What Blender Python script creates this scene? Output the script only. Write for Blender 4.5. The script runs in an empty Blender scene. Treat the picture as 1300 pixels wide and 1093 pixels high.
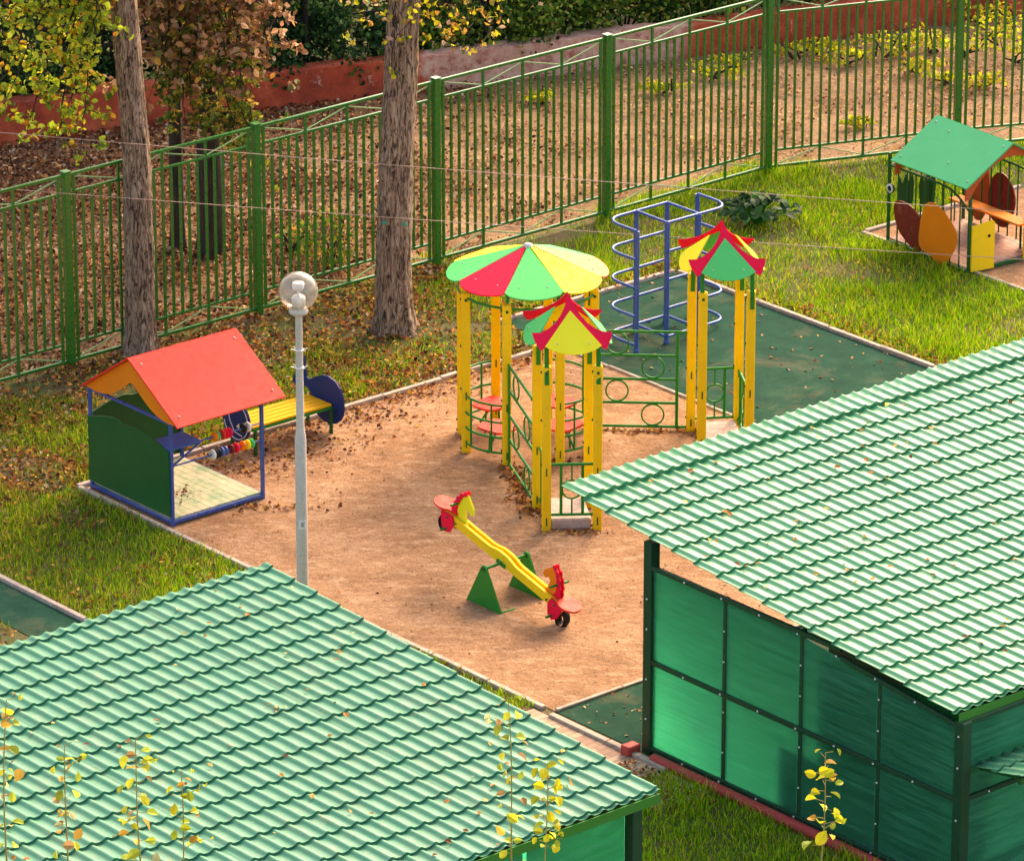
import bpy, math, random
import numpy as np
from mathutils import Vector, Matrix

random.seed(7)
rng = np.random.default_rng(11)
K = 1.22                       # metres per layout unit
R = math.radians
scene = bpy.context.scene

# ------------------------------------------------------------------ camera
EL = R(21.0); DIST = 59.0
cam_pos = np.array([0.0, -DIST * math.cos(EL), DIST * math.sin(EL)])
cd = bpy.data.cameras.new("camera")
cam = bpy.data.objects.new("camera", cd)
scene.collection.objects.link(cam)
cam.location = Vector(cam_pos * K)
cam.rotation_euler = (R(90) - EL, 0, 0)
cd.sensor_width = 36.0
cd.lens = 36.0 * 7000.0 / 1300.0
cd.clip_start = 1.0
cd.clip_end = 3000.0
scene.camera = cam
scene.render.resolution_x = 1024
scene.render.resolution_y = 860

# ------------------------------------------------------------------ light
SUN_AZ, SUN_EL = 64.0, 36.0    # azimuth from +X towards +Y
w = bpy.data.worlds.new("World"); scene.world = w
w.use_nodes = True
nt = w.node_tree
bg = nt.nodes["Background"]
sky = nt.nodes.new("ShaderNodeTexSky")
sky.sky_type = 'NISHITA'
sky.sun_disc = False
sky.sun_elevation = R(SUN_EL)
sky.sun_rotation = R(90 - SUN_AZ)
sky.air_density = 0.8
sky.dust_density = 4.0
sky.ozone_density = 0.6
nt.links.new(sky.outputs[0], bg.inputs[0])
bg.inputs[1].default_value = 0.15
sd = bpy.data.lights.new("sun", 'SUN')
sd.energy = 1.2
sd.angle = R(25)
sd.color = (1.0, 0.85, 0.62)
so = bpy.data.objects.new("sun", sd)
scene.collection.objects.link(so)
sv = Vector((math.cos(R(SUN_EL)) * math.cos(R(SUN_AZ)), math.cos(R(SUN_EL)) * math.sin(R(SUN_AZ)), math.sin(R(SUN_EL))))
so.rotation_euler = sv.to_track_quat('Z', 'Y').to_euler()
vs = scene.view_settings
vs.view_transform = 'Standard'; vs.look = 'None'; vs.gamma = 1.0; vs.use_curve_mapping = False
vs.exposure = 1.82
vs.use_white_balance = True
vs.white_balance_temperature = 8000
vs.white_balance_tint = 14

# ------------------------------------------------------------------ helpers
TH = R(40.5)
U = np.array([math.cos(TH), math.sin(TH), 0.0])
V = np.array([-math.sin(TH), math.cos(TH), 0.0])
Z = np.array([0.0, 0.0, 1.0])
X = np.array([1.0, 0.0, 0.0]); Y = np.array([0.0, 1.0, 0.0])
def uv(a, b, z=0.0): return a * U + b * V + z * Z
def xyz(x, y, z=0.0): return np.array([x, y, z], float)
fwd = np.array([0, math.cos(EL), -math.sin(EL)]); upv = np.array([0, math.sin(EL), math.cos(EL)])
def at_y(px, py, yy):
    "a place on the vertical plane y = yy"
    d = fwd + X * (px - 650) / 7000 - upv * (py - 546.5) / 7000
    return cam_pos + d * ((yy - cam_pos[1]) / d[1])
def ground(px, py, z=0.0):
    d = fwd + X * (px - 650) / 7000 - upv * (py - 546.5) / 7000
    return cam_pos + d * ((z - cam_pos[2]) / d[2])
def unit(v): v = np.array(v, float); return v / np.linalg.norm(v)

def tag(o, label=None, cat=None, group=None, kind=None):
    if label: o["label"] = label
    if cat: o["category"] = cat
    if group: o["group"] = group
    if kind: o["kind"] = kind
    return o

def empty(name, p, rz=0.0):
    o = bpy.data.objects.new(name, None)
    scene.collection.objects.link(o)
    o.location = Vector(np.array(p, float) * K)
    o.rotation_euler = (0, 0, rz)
    o.empty_display_size = 0.2
    return o

class MB:
    def __init__(s): s.v = []; s.f = []; s.smooth = []
    def add(s, verts, faces, smooth=False):
        b = len(s.v)
        s.v.extend([tuple(map(float, p)) for p in verts])
        s.f.extend([tuple(b + i for i in f) for f in faces])
        s.smooth.extend([smooth] * len(faces))
    def box(s, c, ax, ay, az, sx, sy, sz, bev=0.0):
        c = np.array(c, float)
        ax, ay, az = [unit(a) for a in (ax, ay, az)]
        if bev <= 0:
            vs_ = [c + ax * sx / 2 * i + ay * sy / 2 * j + az * sz / 2 * k for k in (-1, 1) for j in (-1, 1) for i in (-1, 1)]
            s.add(vs_, [(0, 2, 3, 1), (4, 5, 7, 6), (0, 1, 5, 4), (2, 6, 7, 3), (0, 4, 6, 2), (1, 3, 7, 5)])
            return
        b = min(bev, sx / 2.2, sy / 2.2, sz / 2.2)
        # chamfered box: 24 verts
        idx = {}; vs_ = []
        for k in (-1, 1):
            for j in (-1, 1):
                for i in (-1, 1):
                    for a in range(3):
                        h = [sx / 2 - b, sy / 2 - b, sz / 2 - b]; h[a] += b
                        idx[(i, j, k, a)] = len(vs_)
                        vs_.append(c + ax * h[0] * i + ay * h[1] * j + az * h[2] * k)
        F = []
        for a in range(3):
            o1, o2 = [q for q in range(3) if q != a]
            for sgn in (-1, 1):
                loop = []
                for (p, q) in ((-1, -1), (1, -1), (1, 1), (-1, 1)):
                    t = [0, 0, 0]; t[a] = sgn; t[o1] = p; t[o2] = q
                    loop.append(idx[(*t, a)])
                if (sgn > 0) == (a == 1): loop.reverse()
                F.append(tuple(loop))
        for a in range(3):                 # edges along axis a
            o1, o2 = [q for q in range(3) if q != a]
            for p in (-1, 1):
                for q in (-1, 1):
                    t0 = [0, 0, 0]; t1 = [0, 0, 0]
                    t0[a] = -1; t1[a] = 1; t0[o1] = t1[o1] = p; t0[o2] = t1[o2] = q
                    F.append((idx[(*t0, o1)], idx[(*t1, o1)], idx[(*t1, o2)], idx[(*t0, o2)]))
        for k in (-1, 1):
            for j in (-1, 1):
                for i in (-1, 1):
                    F.append((idx[(i, j, k, 0)], idx[(i, j, k, 1)], idx[(i, j, k, 2)]))
        s.add(vs_, F)
    def bar(s, p, q, wd, ht, up=(0, 0, 1), bev=0.0):
        p = np.array(p, float); q = np.array(q, float); d = q - p; L = np.linalg.norm(d); d = d / L
        side = np.cross(np.array(up, float), d)
        if np.linalg.norm(side) < 1e-6: side = np.cross(X, d)
        side = unit(side); u2 = np.cross(d, side)
        s.box((p + q) / 2, d, side, u2, L, wd, ht, bev)
    def tube(s, pts, r, n=8, cap=True, smooth=True, closed=False):
        pts = [np.array(p, float) for p in pts]; m = len(pts)
        rr = [r] * m if np.isscalar(r) else list(r)
        ref = None; rings = []
        for i in range(m):
            if closed: d = pts[(i + 1) % m] - pts[i - 1]
            else: d = pts[min(i + 1, m - 1)] - pts[max(i - 1, 0)]
            d = unit(d)
            if ref is None:
                ref = np.cross(d, Z) if abs(d[2]) < 0.9 else np.cross(d, X)
            a = unit(ref - d * (ref @ d)); ref = a; b = np.cross(d, a)
            rings.append([pts[i] + rr[i] * (a * math.cos(2 * math.pi * k / n) + b * math.sin(2 * math.pi * k / n)) for k in range(n)])
        vs_ = [p for rg in rings for p in rg]; F = []
        for i in range(m if closed else m - 1):
            j = (i + 1) % m
            for k in range(n):
                F.append((i * n + k, i * n + (k + 1) % n, j * n + (k + 1) % n, j * n + k))
        s.add(vs_, F, smooth)
        if cap and not closed:
            s.add(rings[0], [tuple(range(n - 1, -1, -1))]); s.add(rings[-1], [tuple(range(n))])
    def plate(s, poly, nrm, th):
        "flat polygon (3-D points) given thickness th along nrm, centred"
        nrm = unit(nrm); poly = [np.array(p, float) for p in poly]; n = len(poly)
        a = [p + nrm * th / 2 for p in poly]; b = [p - nrm * th / 2 for p in poly]
        ar = np.zeros(3)
        for i in range(n): ar += np.cross(poly[i], poly[(i + 1) % n])
        if ar @ nrm < 0: a.reverse(); b.reverse()
        F = [tuple(range(n)), tuple(range(2 * n - 1, n - 1, -1))]
        for i in range(n): F.append((i, n + i, n + (i + 1) % n, (i + 1) % n))
        s.add(a + b, F)
    def sphere(s, c, r, n=20, m=12, sc=(1, 1, 1), zlo=-1.0):
        vs_ = []; F = []
        a0 = math.asin(max(-1, zlo))
        for i in range(m + 1):
            t = a0 + (math.pi / 2 - a0) * i / m
            for k in range(n):
                p = 2 * math.pi * k / n
                vs_.append((c[0] + r * sc[0] * math.cos(t) * math.cos(p), c[1] + r * sc[1] * math.cos(t) * math.sin(p), c[2] + r * sc[2] * math.sin(t)))
        for i in range(m):
            for k in range(n): F.append((i * n + k, i * n + (k + 1) % n, (i + 1) * n + (k + 1) % n, (i + 1) * n + k))
        s.add(vs_, F, True)
    def lathe(s, c, prof, n=16, axis=Z):
        ax = unit(axis); a = unit(np.cross(ax, X) if abs(ax @ X) < .9 else np.cross(ax, Y)); b = np.cross(ax, a)
        vs_ = []; F = []
        for (r_, h) in prof:
            for k in range(n):
                t = 2 * math.pi * k / n
                vs_.append(np.array(c) + ax * h + r_ * (a * math.cos(t) + b * math.sin(t)))
        for i in range(len(prof) - 1):
            for k in range(n): F.append((i * n + k, i * n + (k + 1) % n, (i + 1) * n + (k + 1) % n, (i + 1) * n + k))
        s.add(vs_, F, True)
    def build(s, name, m, parent=None):
        me = bpy.data.meshes.new(name)
        vv = np.array(s.v, float) * K
        o = bpy.data.objects.new(name, me)
        scene.collection.objects.link(o)
        if parent is not None:
            chain = Matrix.Identity(4); p = parent; mats = []
            while p is not None:
                mats.append(Matrix.LocRotScale(p.location, p.rotation_euler, p.scale)); p = p.parent
            for q in reversed(mats): chain = chain @ q
            inv = np.array(chain.inverted())
            vv = vv @ inv[:3, :3].T + inv[:3, 3]
            o.parent = parent
        me.from_pydata([tuple(p) for p in vv], [], s.f)
        me.polygons.foreach_set("use_smooth", s.smooth)
        me.materials.append(m)
        me.update()
        return o

def np_mesh(name, verts, faces, m, parent=None, colors=None, smooth=False):
    "quick mesh from arrays; verts in layout units; faces (n,3) or (n,4); optional per-vertex colour attribute"
    verts = np.asarray(verts, np.float64) * K
    me = bpy.data.meshes.new(name)
    o = bpy.data.objects.new(name, me); scene.collection.objects.link(o)
    if parent is not None:
        lo = np.array(parent.matrix_basis.inverted()) if False else np.array(Matrix.LocRotScale(parent.location, parent.rotation_euler, parent.scale).inverted())
        verts = verts @ lo[:3, :3].T + lo[:3, 3]
        o.parent = parent
    nf, k = faces.shape
    me.vertices.add(len(verts)); me.vertices.foreach_set("co", verts.astype(np.float32).ravel())
    me.loops.add(nf * k); me.loops.foreach_set("vertex_index", faces.astype(np.int32).ravel())
    me.polygons.add(nf); me.polygons.foreach_set("loop_start", np.arange(0, nf * k, k, dtype=np.int32))
    me.polygons.foreach_set("loop_total", np.full(nf, k, dtype=np.int32))
    me.polygons.foreach_set("use_smooth", np.full(nf, smooth))
    if colors is not None:
        ca = me.color_attributes.new("tint", 'FLOAT_COLOR', 'POINT')
        c4 = np.ones((len(verts), 4), np.float32); c4[:, :3] = colors
        ca.data.foreach_set("color", c4.ravel())
    me.materials.append(m); me.update(); me.validate()
    return o

# ------------------------------------------------------------------ materials
def newmat(name):
    m = bpy.data.materials.new(name); m.use_nodes = True
    return m, m.node_tree, m.node_tree.nodes["Principled BSDF"]
def noise(nt, scale, detail=5.0, rough=0.6, vec=None, dist=0.0):
    n = nt.nodes.new("ShaderNodeTexNoise"); n.inputs["Scale"].default_value = scale
    n.inputs["Detail"].default_value = detail; n.inputs["Roughness"].default_value = rough
    n.inputs["Distortion"].default_value = dist
    if vec is not None: nt.links.new(vec, n.inputs["Vector"])
    return n.outputs["Fac"]
def coord(nt, scale=(1, 1, 1), rot=(0, 0, 0), kind="Object"):
    t = nt.nodes.new("ShaderNodeTexCoord"); mp = nt.nodes.new("ShaderNodeMapping")
    mp.inputs["Scale"].default_value = scale; mp.inputs["Rotation"].default_value = rot
    nt.links.new(t.outputs[kind], mp.inputs["Vector"]); return mp.outputs[0]
def ramp(nt, fac, stops, interp='LINEAR'):
    r_ = nt.nodes.new("ShaderNodeValToRGB"); cr = r_.color_ramp; cr.interpolation = interp
    while len(cr.elements) < len(stops): cr.elements.new(0.5)
    for e, (p, c) in zip(cr.elements, stops):
        e.position = p; e.color = (*c, 1) if len(c) == 3 else c
    nt.links.new(fac, r_.inputs[0]); return r_.outputs[0]
def mix(nt, fac, a, b, mode='MIX'):
    m = nt.nodes.new("ShaderNodeMix"); m.data_type = 'RGBA'; m.blend_type = mode
    if isinstance(fac, (int, float)): m.inputs[0].default_value = fac
    else: nt.links.new(fac, m.inputs[0])
    for i, c in ((6, a), (7, b)):
        if isinstance(c, tuple): m.inputs[i].default_value = (*c, 1)
        else: nt.links.new(c, m.inputs[i])
    return m.outputs[2]
def bump(nt, bsdf, h, strength=0.3, dist=0.01):
    b = nt.nodes.new("ShaderNodeBump"); b.inputs["Strength"].default_value = strength; b.inputs["Distance"].default_value = dist
    nt.links.new(h, b.inputs["Height"]); nt.links.new(b.outputs[0], bsdf.inputs["Normal"])

def paint(name, col, rough=0.5, wear=0.12, dirt=(0.18, 0.13, 0.08), sc=9.0, spec=0.2, bmp=0.12):
    m, nt, b = newmat(name)
    c1 = tuple(x * 0.86 for x in col); c2 = tuple(min(1, x * 1.1) for x in col)
    v = coord(nt)
    base = mix(nt, noise(nt, 2.3, 3, vec=v), c1, c2)
    d = ramp(nt, noise(nt, sc, 8, 0.72, vec=v), [(0.56, (0, 0, 0)), (0.74, (wear,) * 3)])
    nt.links.new(mix(nt, d, base, dirt), b.inputs["Base Color"])
    rr = ramp(nt, noise(nt, 14, 4, vec=v), [(0.3, (rough * 0.8,) * 3), (0.7, (min(1, rough * 1.3),) * 3)])
    nt.links.new(rr, b.inputs["Roughness"])
    b.inputs["Specular IOR Level"].default_value = spec
    bump(nt, b, noise(nt, 60, 3, vec=v), bmp, 0.003)
    return m

M = {}
M['fence'] = paint('green_fence_paint', (0.008, 0.155, 0.014), 0.28, 0.25, spec=.8)
M['red'] = paint('red_panel', (0.82, 0.040, 0.024), 0.5, 0.06)
M['crimson'] = paint('crimson_panel', (0.88, 0.012, 0.055), 0.6, 0.03, spec=.1)
M['orange'] = paint('orange_panel', (0.92, 0.23, 0.012), 0.55, 0.06)
M['orange_glare'] = paint('orange_panel_glare', (0.82, 0.20, 0.06), 0.5, 0.05, spec=.1)  # orange petal with the washed-out look of glare mixed into its colour
M['yellow'] = paint('yellow_panel', (0.96, 0.82, 0.04), 0.6, 0.06, spec=.1)
M['yellow_wood'] = paint('yellow_beam', (0.97, 0.62, 0.025), 0.55, 0.3, sc=11, spec=.12)
M['slat'] = paint('yellow_slats', (0.92, 0.45, 0.02), 0.6, 0.3, sc=8, spec=.08)
M['lime'] = paint('light_green_panel', (0.06, 0.56, 0.15), 0.55, 0.05, spec=.1)
M['mint'] = paint('mint_green_panel', (0.035, 0.42, 0.16), 0.4, 0.14, dirt=(.45, .4, .2))
M['dkgreen'] = paint('dark_green_panel', (0.012, 0.105, 0.028), 0.38, 0.08)
M['green'] = paint('green_tube_paint', (0.012, 0.22, 0.03), 0.38, 0.15)
M['blue'] = paint('blue_paint', (0.025, 0.085, 0.34), 0.3, 0.3, dirt=(.4, .33, .3), spec=.6)
M['navy'] = paint('navy_panel', (0.015, 0.035, 0.15), 0.42, 0.05)
M['ltblue'] = paint('blue_counter', (0.03, 0.11, 0.36), 0.35, 0.3, dirt=(.4, .4, .42))
M['maroon'] = paint('maroon_panel', (0.22, 0.022, 0.018), 0.5, 0.4, dirt=(.5, .3, .2))
M['rust'] = paint('red_brown_panel', (0.50, 0.09, 0.025), 0.5, 0.2)
M['white'] = paint('white_paint', (0.78, 0.76, 0.72), 0.4, 0.2)
M['black'] = paint('black_rubber', (0.012, 0.012, 0.014), 0.5, 0.3, dirt=(.2, .14, .1))
M['steel'] = paint('bolt_steel', (0.55, 0.55, 0.52), 0.35, 0.1)
M['postgreen'] = paint('pavilion_post_paint', (0.012, 0.062, 0.03), 0.4, 0.25)
M['gutter'] = paint('green_trim', (0.03, 0.20, 0.03), 0.45, 0.2)
M['brace'] = paint('faded_brace', (0.22, 0.40, 0.16), 0.4, 0.2)
M['redkerb'] = paint('red_painted_kerb', (0.48, 0.06, 0.05), 0.6, 0.6, dirt=(.45, .3, .2))
M['dull'] = paint('dull_iron', (0.02, 0.02, 0.022), 0.6, 0.3)
M['wire'] = paint('cable_sheath', (0.45, 0.30, 0.24), 0.5, 0.1)
M['teal'] = paint('teal_cord', (0.02, 0.33, 0.22), 0.6, 0.1)

def concrete(name, c1, c2, sc=7, bmp=.4):
    m, nt, b = newmat(name); v = coord(nt)
    c = mix(nt, ramp(nt, noise(nt, sc, 8, .7, vec=v), [(.3, (0, 0, 0)), (.7, (1, 1, 1))]), c1, c2)
    nt.links.new(c, b.inputs["Base Color"]); b.inputs["Roughness"].default_value = .9
    bump(nt, b, noise(nt, 40, 6, vec=v), bmp, .006); return m
M['kerb'] = concrete('kerb_concrete', (.30, .22, .17), (.56, .45, .37))
M['galv'] = concrete('galvanised_steel', (.46, .42, .38), (.66, .60, .54), 30, .1)
M['galv'].node_tree.nodes["Principled BSDF"].inputs["Roughness"].default_value = .45
M['plinth'] = concrete('plinth_concrete', (.25, .22, .19), (.4, .36, .3))
M['stepmetal'] = concrete('worn_step', (.40, .27, .23), (.66, .52, .46), 12, .15)

# sand
m, nt, b = newmat('packed_sand'); v = coord(nt)
big = ramp(nt, noise(nt, 1.1, 4, .6, vec=v, dist=.6), [(.30, (.32, .165, .085)), (.5, (.44, .235, .125)), (.72, (.57, .335, .195))])
streak = ramp(nt, noise(nt, 3.2, 6, .68, vec=coord(nt, (1, 2.0, 1), (0, 0, R(-12)))), [(.50, (0, 0, 0)), (.68, (.5, .5, .5))])
c = mix(nt, streak, big, (.78, .52, .33))
fine = ramp(nt, noise(nt, 55, 5, .7, vec=v), [(.33, (.42, .40, .38)), (.46, (.92, .92, .92)), (.6, (1.05, 1.05, 1.05)), (.75, (1.3, 1.3, 1.3))])
c = mix(nt, 1.0, c, fine, 'MULTIPLY')
mid = ramp(nt, noise(nt, 13, 6, .7, vec=v, dist=.4), [(.34, (.70, .67, .64)), (.47, (.97, .97, .97)), (.66, (1.10, 1.10, 1.10))])
c = mix(nt, 1.0, c, mid, 'MULTIPLY')
dk = ramp(nt, noise(nt, 0.55, 5, .6, vec=v), [(.52, (0, 0, 0)), (.72, (.35, .35, .35))])
c = mix(nt, dk, c, (.30, .15, .08))
nt.links.new(c, b.inputs["Base Color"]); b.inputs["Roughness"].default_value = .95
b.inputs["Specular IOR Level"].default_value = .15
hh = nt.nodes.new("ShaderNodeMath"); hh.operation = 'ADD'
nt.links.new(noise(nt, 14, 8, .75, vec=v), hh.inputs[0]); nt.links.new(noise(nt, 2.2, 3, vec=v), hh.inputs[1])
bump(nt, b, hh.outputs[0], 1.0, .05); M['sand'] = m
# rubber
m, nt, b = newmat('green_rubber_crumb'); v = coord(nt)
c = ramp(nt, noise(nt, 2.4, 6, .7, vec=v), [(.3, (.008, .042, .027)), (.55, (.013, .062, .038)), (.8, (.035, .09, .055))])
sp = ramp(nt, noise(nt, 90, 3, .8, vec=v), [(.55, (0, 0, 0)), (.75, (.5, .5, .5))])
c = mix(nt, sp, c, (.10, .15, .11))
du = ramp(nt, noise(nt, .9, 6, .7, vec=v, dist=.5), [(.52, (0, 0, 0)), (.75, (.38, .38, .38))])
c = mix(nt, du, c, (.26, .17, .10))
nt.links.new(c, b.inputs["Base Color"]); b.inputs["Roughness"].default_value = .95; b.inputs["Specular IOR Level"].default_value = .05
bump(nt, b, noise(nt, 70, 4, vec=v), .5, .006); M['rubber'] = m
# lawn soil
m, nt, b = newmat('lawn_soil'); v = coord(nt)
c = ramp(nt, noise(nt, 1.5, 7, .7, vec=v), [(.3, (.04, .065, .012)), (.45, (.075, .095, .018)), (.56, (.12, .085, .035)), (.7, (.16, .085, .045))])
nt.links.new(c, b.inputs["Base Color"]); b.inputs["Roughness"].default_value = 1
bump(nt, b, noise(nt, 20, 8, .7, vec=v), .7, .03); M['soil'] = m
# leaf strewn yard soil
m, nt, b = newmat('yard_soil'); v = coord(nt)
c = ramp(nt, noise(nt, .8, 8, .72, vec=v), [(.3, (.16, .08, .04)), (.5, (.38, .21, .105)), (.7, (.56, .35, .19))])
fz = ramp(nt, noise(nt, 22, 6, .75, vec=v), [(.35, (.4, .4, .4)), (.6, (1, 1, 1))])
c = mix(nt, 1.0, c, fz, 'MULTIPLY')
nt.links.new(c, b.inputs["Base Color"]); b.inputs["Roughness"].default_value = 1
bump(nt, b, noise(nt, 16, 8, .75, vec=v), 1, .05); M['yard'] = m
# retaining wall: red limewash with a bare, pink plaster stretch
m, nt, b = newmat('peeling_limewash')
v = coord(nt, kind="Object")
red = ramp(nt, noise(nt, 1.3, 7, .7, vec=v), [(.3, (.22, .034, .018)), (.5, (.50, .075, .030)), (.75, (.66, .17, .07))])
pl = ramp(nt, noise(nt, 5, 8, .8, vec=v), [(.36, (.34, .09, .06)), (.47, (.62, .32, .24)), (.7, (.80, .56, .45))])
sx = nt.nodes.new("ShaderNodeSeparateXYZ"); nt.links.new(v, sx.inputs[0])
def window(nt, val, a0, a1, soft):
    r_ = nt.nodes.new("ShaderNodeMapRange"); r_.interpolation_type = 'SMOOTHSTEP'
    nt.links.new(val, r_.inputs[0]); r_.inputs[1].default_value = a0 - soft; r_.inputs[2].default_value = a0 + soft
    q = nt.nodes.new("ShaderNodeMapRange"); q.interpolation_type = 'SMOOTHSTEP'
    nt.links.new(val, q.inputs[0]); q.inputs[1].default_value = a1 - soft; q.inputs[2].default_value = a1 + soft; q.inputs[3].default_value = 1; q.inputs[4].default_value = 0
    mm = nt.nodes.new("ShaderNodeMath"); mm.operation = 'MULTIPLY'
    nt.links.new(r_.outputs[0], mm.inputs[0]); nt.links.new(q.outputs[0], mm.inputs[1]); return mm.outputs[0]
wn = nt.nodes.new("ShaderNodeMath"); wn.operation = 'MULTIPLY_ADD'
nt.links.new(noise(nt, 2.5, 5, vec=v), wn.inputs[0]); wn.inputs[1].default_value = 1.2; nt.links.new(sx.outputs[0], wn.inputs[2])
win = window(nt, wn.outputs[0], -0.75, 3.3, .12)
chips = ramp(nt, noise(nt, 3.1, 8, .8, vec=v), [(.60, (0, 0, 0)), (.64, (.8, .8, .8))])
c = mix(nt, chips, red, pl); c = mix(nt, win, c, pl)
nt.links.new(c, b.inputs["Base Color"]); b.inputs["Roughness"].default_value = .95
bump(nt, b, noise(nt, 8, 8, .75, vec=v), .8, .04); M['limewash'] = m
# bark
m, nt, b = newmat('tree_bark')
v = coord(nt, (16, 16, 3.2)); n1 = noise(nt, 1.5, 9, .74, vec=v, dist=1.1)
c = ramp(nt, n1, [(.38, (.018, .010, .008)), (.45, (.17, .10, .065)), (.52, (.52, .34, .23)), (.64, (.78, .58, .43)), (.8, (.84, .68, .54))])
ms = ramp(nt, noise(nt, 2.4, 5, vec=coord(nt)), [(.6, (0, 0, 0)), (.8, (.3, .3, .3))])
c = mix(nt, ms, c, (.10, .11, .04))
nt.links.new(c, b.inputs["Base Color"]); b.inputs["Roughness"].default_value = .95
bump(nt, b, n1, 1.0, .12); M['bark'] = m
m, nt, b = newmat('dark_bark')
c = ramp(nt, n := noise(nt, 1.6, 8, .7, vec=coord(nt, (9, 9, 1.6))), [(.3, (.008, .006, .005)), (.6, (.05, .034, .025)), (.8, (.12, .08, .06))])
nt.links.new(c, b.inputs["Base Color"]); b.inputs["Roughness"].default_value = 1; bump(nt, b, n, 1, .04); M['darkbark'] = m
# leaves: tint attribute + translucency
def leafmat(name, trans=.35, rough=.5):
    m, nt, b = newmat(name)
    a = nt.nodes.new("ShaderNodeAttribute"); a.attribute_name = "tint"
    nt.links.new(a.outputs["Color"], b.inputs["Base Color"]); b.inputs["Roughness"].default_value = rough
    b.inputs["Specular IOR Level"].default_value = .12
    tr = nt.nodes.new("ShaderNodeBsdfTranslucent"); nt.links.new(a.outputs["Color"], tr.inputs[0])
    mx = nt.nodes.new("ShaderNodeMixShader"); mx.inputs[0].default_value = trans
    nt.links.new(b.outputs[0], mx.inputs[1]); nt.links.new(tr.outputs[0], mx.inputs[2])
    nt.links.new(mx.outputs[0], nt.nodes["Material Output"].inputs[0]); return m
M['leaf'] = leafmat('foliage', .4); M['blade'] = leafmat('grass_blades', .35, .6); M['litter'] = leafmat('dry_leaves', .15, .8)
# floor boards
def boards(name, c1, c2, edge, ang, pitch):
    m, nt, b = newmat(name); v = coord(nt, (1, 1, 1), (0, 0, ang))
    sx = nt.nodes.new("ShaderNodeSeparateXYZ"); nt.links.new(v, sx.inputs[0])
    mt = nt.nodes.new("ShaderNodeMath"); mt.operation = 'PINGPONG'; nt.links.new(sx.outputs[0], mt.inputs[0]); mt.inputs[1].default_value = pitch / 2
    gap = ramp(nt, mt.outputs[0], [(0.0, (1, 1, 1)), (.007, (0, 0, 0))])
    c = mix(nt, ramp(nt, noise(nt, 5, 8, .75, vec=v), [(.40, (0, 0, 0)), (.6, (1, 1, 1))]), c1, c2)
    c = mix(nt, gap, c, edge)
    nt.links.new(c, b.inputs["Base Color"]); b.inputs["Roughness"].default_value = .8
    bump(nt, b, noise(nt, 30, 5, vec=v), .3, .004); return m
M['floor1'] = boards('worn_floor_boards', (.26, .36, .20), (.62, .50, .33), (.02, .07, .03), 0, .12)
M['floor2'] = boards('red_floor_boards', (.34, .16, .12), (.52, .32, .25), (.30, .02, .02), 0, .12)
# roof sheet
def roofmat(name, col, rough, coat=1.0, spec=.6):
    m, nt, b = newmat(name); v = coord(nt)
    c = mix(nt, noise(nt, 1.6, 6, .65, vec=v), tuple(x * .85 for x in col), tuple(x * 1.15 for x in col))
    d = ramp(nt, noise(nt, 3.5, 9, .75, vec=v), [(.55, (0, 0, 0)), (.75, (.35, .35, .35))])
    c = mix(nt, d, c, (.36, .36, .22))
    gr = ramp(nt, noise(nt, 1.0, 7, .75, vec=coord(nt, (9, .8, 1))), [(.52, (0, 0, 0)), (.72, (.5, .5, .5))])
    c = mix(nt, gr, c, (.20, .26, .14))
    st = ramp(nt, noise(nt, 26, 5, .7, vec=v), [(.66, (0, 0, 0)), (.72, (.7, .7, .7))])
    c = mix(nt, st, c, (.5, .45, .3))
    nt.links.new(c, b.inputs["Base Color"])
    nt.links.new(ramp(nt, noise(nt, 5, 6, vec=v), [(.3, (rough * .8,) * 3), (.7, (rough * 1.3,) * 3)]), b.inputs["Roughness"])
    b.inputs["Coat Weight"].default_value = coat; b.inputs["Coat Roughness"].default_value = rough * .8; b.inputs["Coat IOR"].default_value = 1.5
    b.inputs["Specular IOR Level"].default_value = spec
    bump(nt, b, noise(nt, 45, 3, vec=v), .05, .003); return m
M['rooftile'] = roofmat('green_metal_tile', (0.042, 0.27, 0.115), .36, .42, .42)
M['rooftile2'] = roofmat('green_metal_tile_shade_tone', (0.038, 0.22, 0.125), .50, .10, .30)  # darker, duller copy: tree shade on the left roof put into the colour
# translucent wall sheets
m, nt, b = newmat('green_polycarbonate')
v = coord(nt, (1, .6, 14), (0, 0, 0))
c = mix(nt, ramp(nt, noise(nt, 2.0, 6, .6, vec=coord(nt, (.8, .8, 6))), [(.3, (0, 0, 0)), (.7, (1, 1, 1))]), (.04, .36, .24), (.10, .56, .40))
c = mix(nt, 1.0, c, ramp(nt, noise(nt, 1, 7, .75, vec=coord(nt, (.7, .7, 60))), [(.35, (.78, .80, .80)), (.6, (1, 1, 1))]), 'MULTIPLY')
nt.links.new(c, b.inputs["Base Color"]); b.inputs["Roughness"].default_value = .28
tr = nt.nodes.new("ShaderNodeBsdfTranslucent"); nt.links.new(mix(nt, .6, c, (.20, .95, .66)), tr.inputs[0])
mx = nt.nodes.new("ShaderNodeMixShader"); nt.links.new(ramp(nt, noise(nt, 1, 6, .7, vec=coord(nt, (.8, .8, 50))), [(.35, (.66, .66, .66)), (.62, (.88, .88, .88))]), mx.inputs[0])
nt.links.new(b.outputs[0], mx.inputs[1]); nt.links.new(tr.outputs[0], mx.inputs[2]); nt.links.new(mx.outputs[0], nt.nodes["Material Output"].inputs[0])
bump(nt, b, noise(nt, 1, 6, .7, vec=coord(nt, (1.2, 1.2, 70))), .12, .004)
M['poly'] = m
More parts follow.
